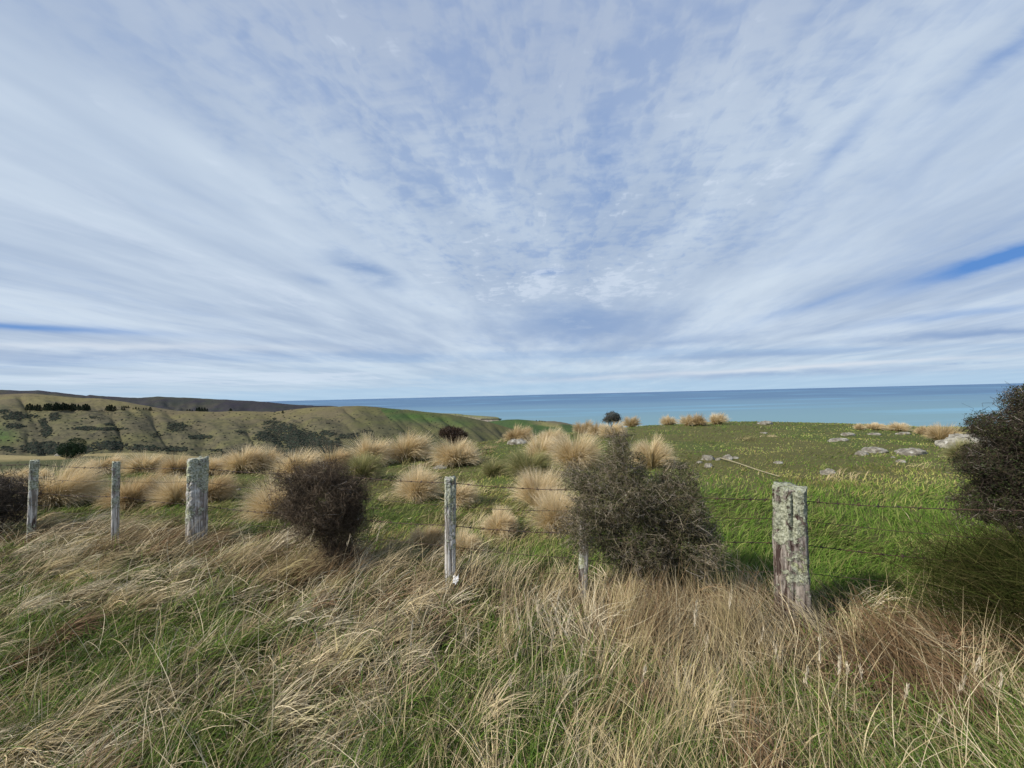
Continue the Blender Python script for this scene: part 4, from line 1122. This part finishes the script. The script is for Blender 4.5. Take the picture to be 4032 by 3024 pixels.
def pixgrid_mask(px, py, blobs, seed=0, sx=0.02, sy=0.05):
    """vegetation patches by where they grow on the hillside"""
    m_ = np.zeros(len(px))
    for (cx, cy, rx, ry, st) in blobs:
        m_ = np.maximum(m_, st * np.exp(-(((px - cx) / rx) ** 2 + ((py - cy) / ry) ** 2)))
    return m_
def project(x, y, z):
    P = np.stack([x, y, z - EYE], -1) @ CR
    return 2016 + F * P[:, 0] / -P[:, 2], 1512 - F * P[:, 1] / -P[:, 2]
SCRUB = [ # hillside places, strength
 (1170, 1730, 105, 40, 1.0), (1110, 1690, 80, 28, .85), (1060, 1720, 80, 26, .8), (1250, 1755, 60, 45, .95), (1180, 1785, 90, 25, 1.0), (1075, 1665, 50, 16, .6), (950, 1700, 60, 14, .5),
 (170, 1765, 90, 26, 1.05), (260, 1770, 120, 24, 1.0), (180, 1700, 26, 30, .95), (170, 1665, 20, 22, .8), (60, 1640, 70, 20, .85), (60, 1680, 60, 16, .6), (215, 1640, 30, 20, .8), (120, 1640, 50, 12, .6), (10, 1610, 40, 25, .7),
 (400, 1690, 130, 7, .9), (340, 1688, 50, 9, 1.0), (430, 1755, 90, 20, .85), (560, 1765, 90, 16, .7), (700, 1680, 70, 28, .65), (790, 1722, 60, 11, .8), (620, 1710, 60, 18, .5), (430, 1672, 25, 7, .8), (370, 1645, 25, 6, .7),
 (1380, 1718, 50, 16, .85), (1290, 1708, 40, 14, .85), (1290, 1760, 30, 30, .9), (1210, 1790, 60, 20, .9), (1440, 1700, 40, 9, .7), (1330, 1745, 14, 28, .8), (1530, 1690, 40, 8, .55), (1620, 1740, 50, 9, .5), (1080, 1650, 14, 6, .8), (30, 1770, 50, 14, .6), (690, 1770, 90, 14, .7), (850, 1775, 60, 10, .6), (925, 1780, 70, 12, .5)]
GREENP = [(1600, 1640, 110, 16, 1.0), (1530, 1618, 50, 10, 1.0), (1700, 1652, 90, 14, .8), (1800, 1665, 70, 18, .55), (10, 1715, 50, 28, .8)]

m, t, o = mat_new("hill_pasture")
ob = t.new('ShaderNodeTexCoord').outputs['Object']
h1 = t.noise(ob, 0.012, 5.0, 0.6); h2 = t.noise(ob, 0.09, 5.0, 0.7); h3 = t.noise(ob, 0.35, 3.0, 0.7)
hc = t.mix(t.step(h1, 0.4, 0.62, o1=0.55), attr(t), t.mix(1.0, attr(t), rgb(1.25, 1.35, 0.95), 'MULTIPLY'))
hc = t.mix(t.step(h2, 0.50, 0.34, o1=0.8), hc, t.mix(1.0, hc, rgb(0.50, 0.54, 0.62), 'MULTIPLY'))
hc = t.mix(t.step(h3, 0.42, 0.62, o1=0.35), hc, t.mix(1.0, hc, rgb(1.5, 1.42, 1.25), 'MULTIPLY'))
principled(t, o, hc, 0.95, 0.05); M_HILL = m

def hill_mesh(name, label, zf, u0, u1, nu, ya, yb, ny, colf, pw=1.0):
    u = np.linspace(u0, u1, nu); y = np.geomspace(ya, yb, ny)
    Yg, Ug = np.meshgrid(y, u, indexing='ij'); x = (Ug * Yg).ravel(); yv = Yg.ravel()
    z = zf(x, yv); V = np.stack([x, yv, z], -1)
    px, py = project(x, yv, z)
    o_ = mk(name, V, [grid_faces(ny, nu)], M_HILL, col=colf(px, py, x, yv, z))
    o_["kind"] = "structure"; o_["label"] = label; return o_
def r2col(px, py, x, y, z):
    c = np.zeros((len(x), 3)); c[:] = (0.092, 0.083, 0.052)
    f = fbm(x * 0.006, y * 0.012, 121, 4)[:, None]
    c = c * (0.75 + 0.5 * f)
    u = x / y
    crest = np.clip(1 - (YR2 - y) / 330, 0, 1)[:, None] ** 1.5 * (y <= YR2 * 1.02)[:, None]
    c = c * (1 - crest * 0.75) + np.array([[0.140, 0.115, 0.068]]) * crest * 0.75
    olive = smooth(px, 1300, 1500)[:, None] * 0.6
    c = c * (1 - olive) + np.array([[0.063, 0.066, 0.034]]) * olive
    g = pixgrid_mask(px, py, GREENP) ** 0.8
    g = np.where((px > 1400) & (px < 1490 + (py - 1604) * 0.9), 0, g)[:, None]
    g = np.clip(g * 1.1, 0, 1); c = c * (1 - g) + np.array([[0.050, 0.082, 0.030]]) * g
    s_ = pixgrid_mask(px, py, SCRUB) * (0.25 + 1.45 * fbm(px * 0.09, py * 0.20, 125, 5))
    s_ = smooth(s_, 0.25, 0.60)[:, None] * 0.7
    c = c * (1 - s_) + np.array([[0.060, 0.062, 0.040]]) * s_
    dk = smooth(fbm(px * 0.045 + 5, py * 0.22, 127, 5), 0.50, 0.60)[:, None] * (crest < 0.5) * (px < 1350)[:, None] * 0.5
    return c * (1 - dk) + np.array([[0.045, 0.044, 0.032]]) * dk
hill_mesh("near_hills", "olive and tan pasture hillside with dark scrub across the valley", r2z, -1.75, 0.38, 900, 170, 2100, 420, r2col)

R3 = [(-700, 1500), (-300, 1525), (0, 1533), (80, 1537), (150, 1536), (250, 1548), (340, 1558), (352, 1554), (450, 1562), (540, 1566), (620, 1561), (700, 1564), (850, 1571), (1000, 1579),
      (1100, 1587), (1180, 1594), (1240, 1597), (1300, 1597), (1380, 1606), (1450, 1625), (1550, 1650)]
YR3 = 3000.0
_u3, _z3 = ridge(R3, YR3)
def r3z(x, y):
    u = x / y; top = np.interp(u, _u3, _z3); yy = y / YR3
    z = np.where(yy < 1, top - (1 - yy) * 620, top - (yy - 1) * 900)
    g = np.abs(fbm(u * 12, yy * 4, 131, 4) - 0.5) * 2
    return z - (1 - g) ** 2 * 38 * smooth(1 - yy, 0.0, 0.08) + 6 * (fbm(u * 50, yy * 20, 133, 3) - 0.5)
def r3col(px, py, x, y, z):
    c = np.zeros((len(x), 3)); c[:] = (0.036, 0.034, 0.043)
    f = smooth(fbm(x * 0.003, y * 0.005, 141, 4), 0.5, 0.62)[:, None]
    f = f * (1 - smooth(px, 800, 1000))[:, None]
    c = c * (1 - f * 0.7) + np.array([[0.055, 0.053, 0.042]]) * f * 0.7
    g = smooth(fbm(x * 0.01, y * 0.01, 143, 3), 0.5, 0.7)[:, None] * 0.5
    return c * (1 - g) + np.array([[0.032, 0.038, 0.036]]) * g
hill_mesh("far_hills", "dark heathery ridge behind the tan hillside", r3z, -2.0, -0.25, 420, 1900, 3800, 110, r3col)

RG = [(1700, 1700), (1800, 1680), (1900, 1662), (1950, 1656), (2000, 1651), (2040, 1650), (2100, 1655), (2200, 1667), (2270, 1676), (2330, 1690), (2450, 1720), (2700, 1790)]
_ug, _zg = ridge(RG, 2300.0)
def rgz(x, y):
    u = x / y; top = np.interp(u, _ug, _zg); yy = y / 2300.0
    z = np.where(yy < 1, top - (1 - yy) * 520, top - (yy - 1) * 900)
    return z - 10 * smooth(1 - yy, 0, 0.1) * np.abs(fbm(u * 30 + yy * 9, yy * 3, 151, 3) - 0.5) * 2
def rgcol(px, py, x, y, z):
    c = np.zeros((len(x), 3)); c[:] = (0.052, 0.082, 0.036)
    f = smooth(fbm(x * 0.004, y * 0.006, 161, 3), 0.5, 0.6)[:, None] * smooth(px, 2060, 2150)[:, None]
    c = c * (1 - f) + np.array([[0.17, 0.155, 0.08]]) * f
    return c
hill_mesh("green_hills", "smooth green coastal hill below the cliff headland", rgz, -0.25, 0.5, 200, 1500, 2900, 90, rgcol)

RC = [(1600, 1612), (1680, 1622), (1740, 1627), (1800, 1629), (1830, 1633), (1870, 1636), (1920, 1639), (1950, 1641), (1964, 1644), (1970, 1650), (1974, 1662), (2000, 1690)]
_uc, _zc = ridge(RC, 4200.0)
def rcz(x, y):
    u = x / y; top = np.interp(u, _uc, _zc); yy = y / 4200.0
    z = np.where(yy < 1, top - (1 - yy) * 1500, top - (yy - 1) * 2500)
    return np.maximum(z - 22 * smooth(1 - yy, 0, 0.03) * np.abs(fbm(u * 70, yy * 8, 171, 3) - 0.5) * 2, SEA - 20)
def rccol(px, py, x, y, z):
    c = np.zeros((len(x), 3)); c[:] = (0.22, 0.19, 0.16)
    f = smooth(y, 4100, 4180)[:, None]
    c = c * (1 - f) + np.array([[0.15, 0.15, 0.09]]) * f
    f = (smooth(fbm(u_(x, y) * 120, y * 0.01, 175, 3), 0.45, 0.6) * (px < 1830))[:, None]
    return c * (1 - f) + np.array([[0.10, 0.10, 0.07]]) * f
def u_(x, y): return x / y
hill_mesh("headland", "distant sea cliff headland ending in a sharp drop", rcz, -0.34, 0.0, 260, 3700, 4600, 80, rccol)
RD = [(2040, 1690), (2090, 1655), (2130, 1654), (2180, 1656), (2220, 1661), (2270, 1671), (2290, 1680), (2320, 1700)]
_ud, _zd = ridge(RD, 2950.0)
def rdz(x, y):
    u = x / y; top = np.interp(u, _ud, _zd); yy = y / 2950.0
    return np.maximum(np.where(yy < 1, top - (1 - yy) * 700, top - (yy - 1) * 1500) - 8 * fbm(u * 80, yy * 9, 177, 3), SEA - 20)
def rdcol(px, py, x, y, z):
    c = np.zeros((len(x), 3)); c[:] = (0.12, 0.11, 0.075); return c
hill_mesh("coastal_spur", "low brown coastal spur behind the green hill", rdz, -0.02, 0.22, 90, 2600, 3200, 40, rdcol)

# scrub clumps on the hillside: an uncountable mass
def scrub():
    N = 190000
    px = rng.uniform(-100, 1800, N); py = rng.uniform(1615, 1805, N)
    m_ = pixgrid_mask(px, py, SCRUB) * (0.25 + 1.45 * fbm(px * 0.09, py * 0.20, 125, 5))
    keep = rng.random(N) < smooth(m_, 0.34, 0.70) * 0.5 + 0.006
    keep &= ~((px > 1350) & (rng.random(N) < 0.5))
    px, py = px[keep], py[keep]
    # march all rays together onto the hillside
    d = np.stack([(px - 2016) / F, -(py - 1512) / F, -np.ones(len(px))], -1) @ CR.T
    d = d / d[:, 1:2]
    ys = np.linspace(700, 1345, 260); done = np.full(len(px), -1.0)
    for yv in ys:
        g = EYE + d[:, 2] * yv - r2z(d[:, 0] * yv, np.full(len(px), yv))
        k_ = (g < 0) & (done < 0); done[k_] = yv
    k_ = done > 702; d, y = d[k_], done[k_]; N = len(y); x = d[:, 0] * y
    z = r2z(x, y)
    ico = []
    ph = (1 + 5 ** 0.5) / 2
    iv = np.array([(-1, ph, 0), (1, ph, 0), (-1, -ph, 0), (1, -ph, 0), (0, -1, ph), (0, 1, ph), (0, -1, -ph), (0, 1, -ph), (ph, 0, -1), (ph, 0, 1), (-ph, 0, -1), (-ph, 0, 1)]) / 1.9
    fi = np.array([(0, 11, 5), (0, 5, 1), (0, 1, 7), (0, 7, 10), (0, 10, 11), (1, 5, 9), (5, 11, 4), (11, 10, 2), (10, 7, 6), (7, 1, 8), (3, 9, 4), (3, 4, 2), (3, 2, 6), (3, 6, 8), (3, 8, 9), (4, 9, 5), (2, 4, 11), (6, 2, 10), (8, 6, 7), (9, 8, 1)])
    s = rng.uniform(0.9, 2.6, N)
    V = iv[None] * s[:, None, None] * rng.uniform(0.65, 1.35, (N, 12, 1)); V[..., 0] *= 1.3; V[..., 2] *= 0.75
    V = V + np.stack([x, y, z + s * 0.25], -1)[:, None, :]
    Fq = (fi[None] + (np.arange(N) * 12)[:, None, None]).reshape(-1, 3)
    c = pick(np.array([[0.040, 0.055, 0.042], [0.055, 0.066, 0.048], [0.05, 0.052, 0.042], [0.075, 0.070, 0.052]]), N, 0.25)
    o_ = mk("hillside_scrub", V.reshape(-1, 3), [Fq], M_LEAF, col=np.repeat(c, 12, 0), smooth_=False)
    tag(o_, "dark scrub and gorse patches spread over the hillside across the valley", "scrub", kind="stuff")
    print("scrub", N)
scrub()

# ------------------------------------------------------------------ far trees
def crown(shape, N, size, pal, seed):
    """leaf clumps filling a crown; shape(h)->radius for h in 0..1, unit height"""
    r_ = np.random.default_rng(seed)
    h = r_.random(N); a = r_.uniform(0, 2 * PI, N)
    lob = 0.78 + 0.45 * fbm(a * 1.4, h * 6, seed, 3)
    rad = shape(h) * lob * r_.random(N) ** 0.33
    P = np.stack([np.cos(a) * rad, np.sin(a) * rad, h * 0.93 + 0.07], -1)
    return leaflets(P, size, pal)
CON = np.array([[0.028, 0.042, 0.026], [0.042, 0.058, 0.034], [0.022, 0.034, 0.024]])
protos = []
for i in range(4):
    pw = (0.75, 0.6, 0.9, 0.7)[i]
    sh_ = lambda h, pw=pw: 0.21 * (1 - h) ** pw * (0.75 + 0.25 * np.minimum(h * 8, 1)) + 0.012
    V, Fq, C = crown(sh_, 700, 0.045, CON, 300 + i)
    cr = mk("crown", V, [Fq], M_LEAF, col=C, smooth_=False, link=False)
    P = np.array([[[0, 0, -0.04], [0, 0, 0.3], [0.004, 0, 0.7]]]); Vt, Ft = tubes(P, np.array([[0.018, 0.013, 0.005]]), 6)
    tr = mk("trunk", Vt, [Ft], M_TWIG, col=np.full((len(Vt), 3), 0.06), link=False)
    protos.append((cr.data, tr.data))
ORD = ["first", "second", "third", "fourth", "fifth", "sixth", "seventh", "eighth", "ninth", "tenth", "eleventh", "twelfth", "thirteenth", "fourteenth"]
_seen = {}
def conifer(px, base, hpx, label, group, yd=None, kind=0, wid=1.0):
    if group:
        k_ = _seen.get(label, 0); _seen[label] = k_ + 1
        label = ORD[k_] + " from the left, " + label
    if yd is None: P = hit(px, base, r2z, 700, 1349, 500)
    else: P = on(px, base, yd)
    h = hpx * P[1] / F
    o_ = thing("pine_tree", P, label, "tree", group)
    for nm, me in zip(("crown", "trunk"), protos[kind % 4]):
        c = bpy.data.objects.new(nm, me); c.parent = o_; COL.objects.link(c)
    o_.scale = (h * wid, h * wid, h); o_.rotation_euler.z = random.uniform(0, 6.28)
    return o_
RW = "pines in the long shelterbelt"
for i, px in enumerate([107, 117, 127]): conifer(px, 1616, [24, 28, 23][i], "pine in leftmost separate clump of the shelterbelt", RW + ", leftmost clump", kind=i, wid=1.5)
for i, px in enumerate([137, 147, 157]): conifer(px, 1618, [22, 26, 24][i], "pine in the shelterbelt clump next to the leftmost clump", RW + ", second clump", kind=i + 1, wid=1.5)
for i, px in enumerate([176, 184, 192, 201]): conifer(px, 1617, [25, 28, 29, 27][i], "pine in the short block left of the longest block", RW + ", short block", kind=i, wid=1.4)
for i, px in enumerate(range(213, 300, 7)): conifer(px, 1617, 26 + (i * 7 % 9) - i * 0.35, "pine in the longest unbroken block of the shelterbelt", RW + ", longest block", kind=i, wid=1.15)
for i, px in enumerate([308, 315]): conifer(px, 1617, [25, 20][i], "pine in the pair right of the longest block", RW + ", pair", kind=i + 2, wid=1.3)
for i, px in enumerate([327, 336, 344, 351]): conifer(px, 1617, [24, 27, 26, 20][i], "dark pine in the rightmost block of the long shelterbelt", RW + ", rightmost block", kind=i, wid=1.5)
for i, px in enumerate([421, 431, 440, 452]): conifer(px, 1618, [20, 24, 25, 20][i], "dark pine in the small stand right of the long shelterbelt", "pines in the small stand right of the shelterbelt", kind=i, wid=1.7)
conifer(480, 1616, 18, "slender pine just right of the small stand of pines", None, wid=0.9)
conifer(489, 1617, 11, "low bushy pine at the foot of the slender pine", None, kind=2, wid=2.0)
for i, px in enumerate([488, 496, 505]): conifer(px, 1606, 9, "tiny dark tree in the high trio above the slender pine", "tiny trees in the high trio", kind=i, wid=1.8)
for i, px in enumerate([524, 535, 546]): conifer(px, 1612, [7, 10, 8][i], "tiny dark tree in the short line right of the high trio", "tiny trees in the short line", kind=i, wid=1.8)
for i, px in enumerate([565, 575]): conifer(px, 1613, 7, "tiny tree just left of the low bushy end tree", "tiny trees beside the bushy one", kind=i, wid=1.8)
conifer(592, 1617, 14, "low bushy dark tree ending the tree line at its right", None, kind=1, wid=2.2)
for i, px in enumerate([737, 747, 757]): conifer(px, 1620, [9, 10, 8][i], "small tree left of the pine clump on the saddle", "small trees on the saddle", yd=1352, kind=i, wid=2.0)
for i, px in enumerate([775, 784, 795, 806, 816]): conifer(px, 1621, [15, 18, 17, 17, 13][i], "pine in the taller clump on the saddle", "pines on the saddle", yd=1352, kind=i, wid=1.7)
conifer(908, 1622, 14, "lone rounded dark tree on the saddle right of the pine clump", None, yd=1352, kind=3, wid=2.6)
conifer(1113, 1626, 9, "small dark bushy tree alone on the ridge above the big scrub patch", None, kind=1, wid=2.6)
for i, px in enumerate([2102, 2112, 2124, 2134, 2146]): conifer(px, 1665, [9, 11, 10, 8, 7][i], "tiny dark pine in the clump on the coastal hill", "pines on the coastal hill", yd=2295, kind=i, wid=2.0)
conifer(2210, 1679, 8, "single tiny dark tree on the brown slope above the sea", None, yd=2290, kind=2, wid=2.0)

# dark pine plantation between the headland and the green hill
def plantation():
    N = 260; px = rng.uniform(1893, 1975, N); P = np.array([on(a, 1651.5 + 1.5 * rng.random(), 3200 + rng.uniform(-60, 60)) for a in px])
    parts = []
    for p in P:
        V, Fq, C = crown(lambda h: 0.35 * (1 - h * 0.5), 26, 0.2, CON, int(abs(p[0])) + 7)
        parts.append((V * 7 + p, Fq, C))
    V, Fq, C = join(parts)
    tag(mk("far_wood", V, [Fq], M_LEAF, col=C, smooth_=False), "dark strip of distant wood between the cliff headland and the green hill", "wood", kind="stuff")
plantation()

# dark round tree in the field beyond the left tussocks
def field_tree():
    P = hit(287, 1803, y0=30)
    h = 80 * P[1] / F; w = 92 * P[1] / F
    o_ = thing("round_tree", P, "dense dark green round tree in the field behind the leftmost posts", "tree")
    lobes = [((-.20, 0, .42), (.34, .34, .36)), ((.12, .05, .58), (.30, .30, .40)), ((.30, -.05, .34), (.22, .25, .30)), ((-.34, .05, .26), (.20, .2, .22)), ((.02, -.1, .30), (.40, .35, .28))]
    env = [(P + np.array([c[0] * w, c[1] * w, c[2] * h]), (r[0] * w, r[1] * w, r[2] * h)) for c, r in lobes]
    Q = in_env(env, 9000, 0.75)
    keep = fbm(Q[:, 0] * 2.2, Q[:, 2] * 2.6, 201, 3) > 0.40
    V, Fq, C = leaflets(Q[keep], 0.085, np.array([[0.022, 0.040, 0.020], [0.034, 0.056, 0.028], [0.018, 0.032, 0.018]]))
    mk("crown", V, [Fq], M_LEAF, parent=o_, col=C, smooth_=False)
    lv = grow(P, env, (6, 40), (1.8, 0.9), (0.09, 0.03))
    V, Fq, C = colour_tubes(lv, np.array([[0.06, 0.05, 0.04]]), 5); mk("trunk", V, [Fq], M_TWIG, parent=o_, col=C)
field_tree()
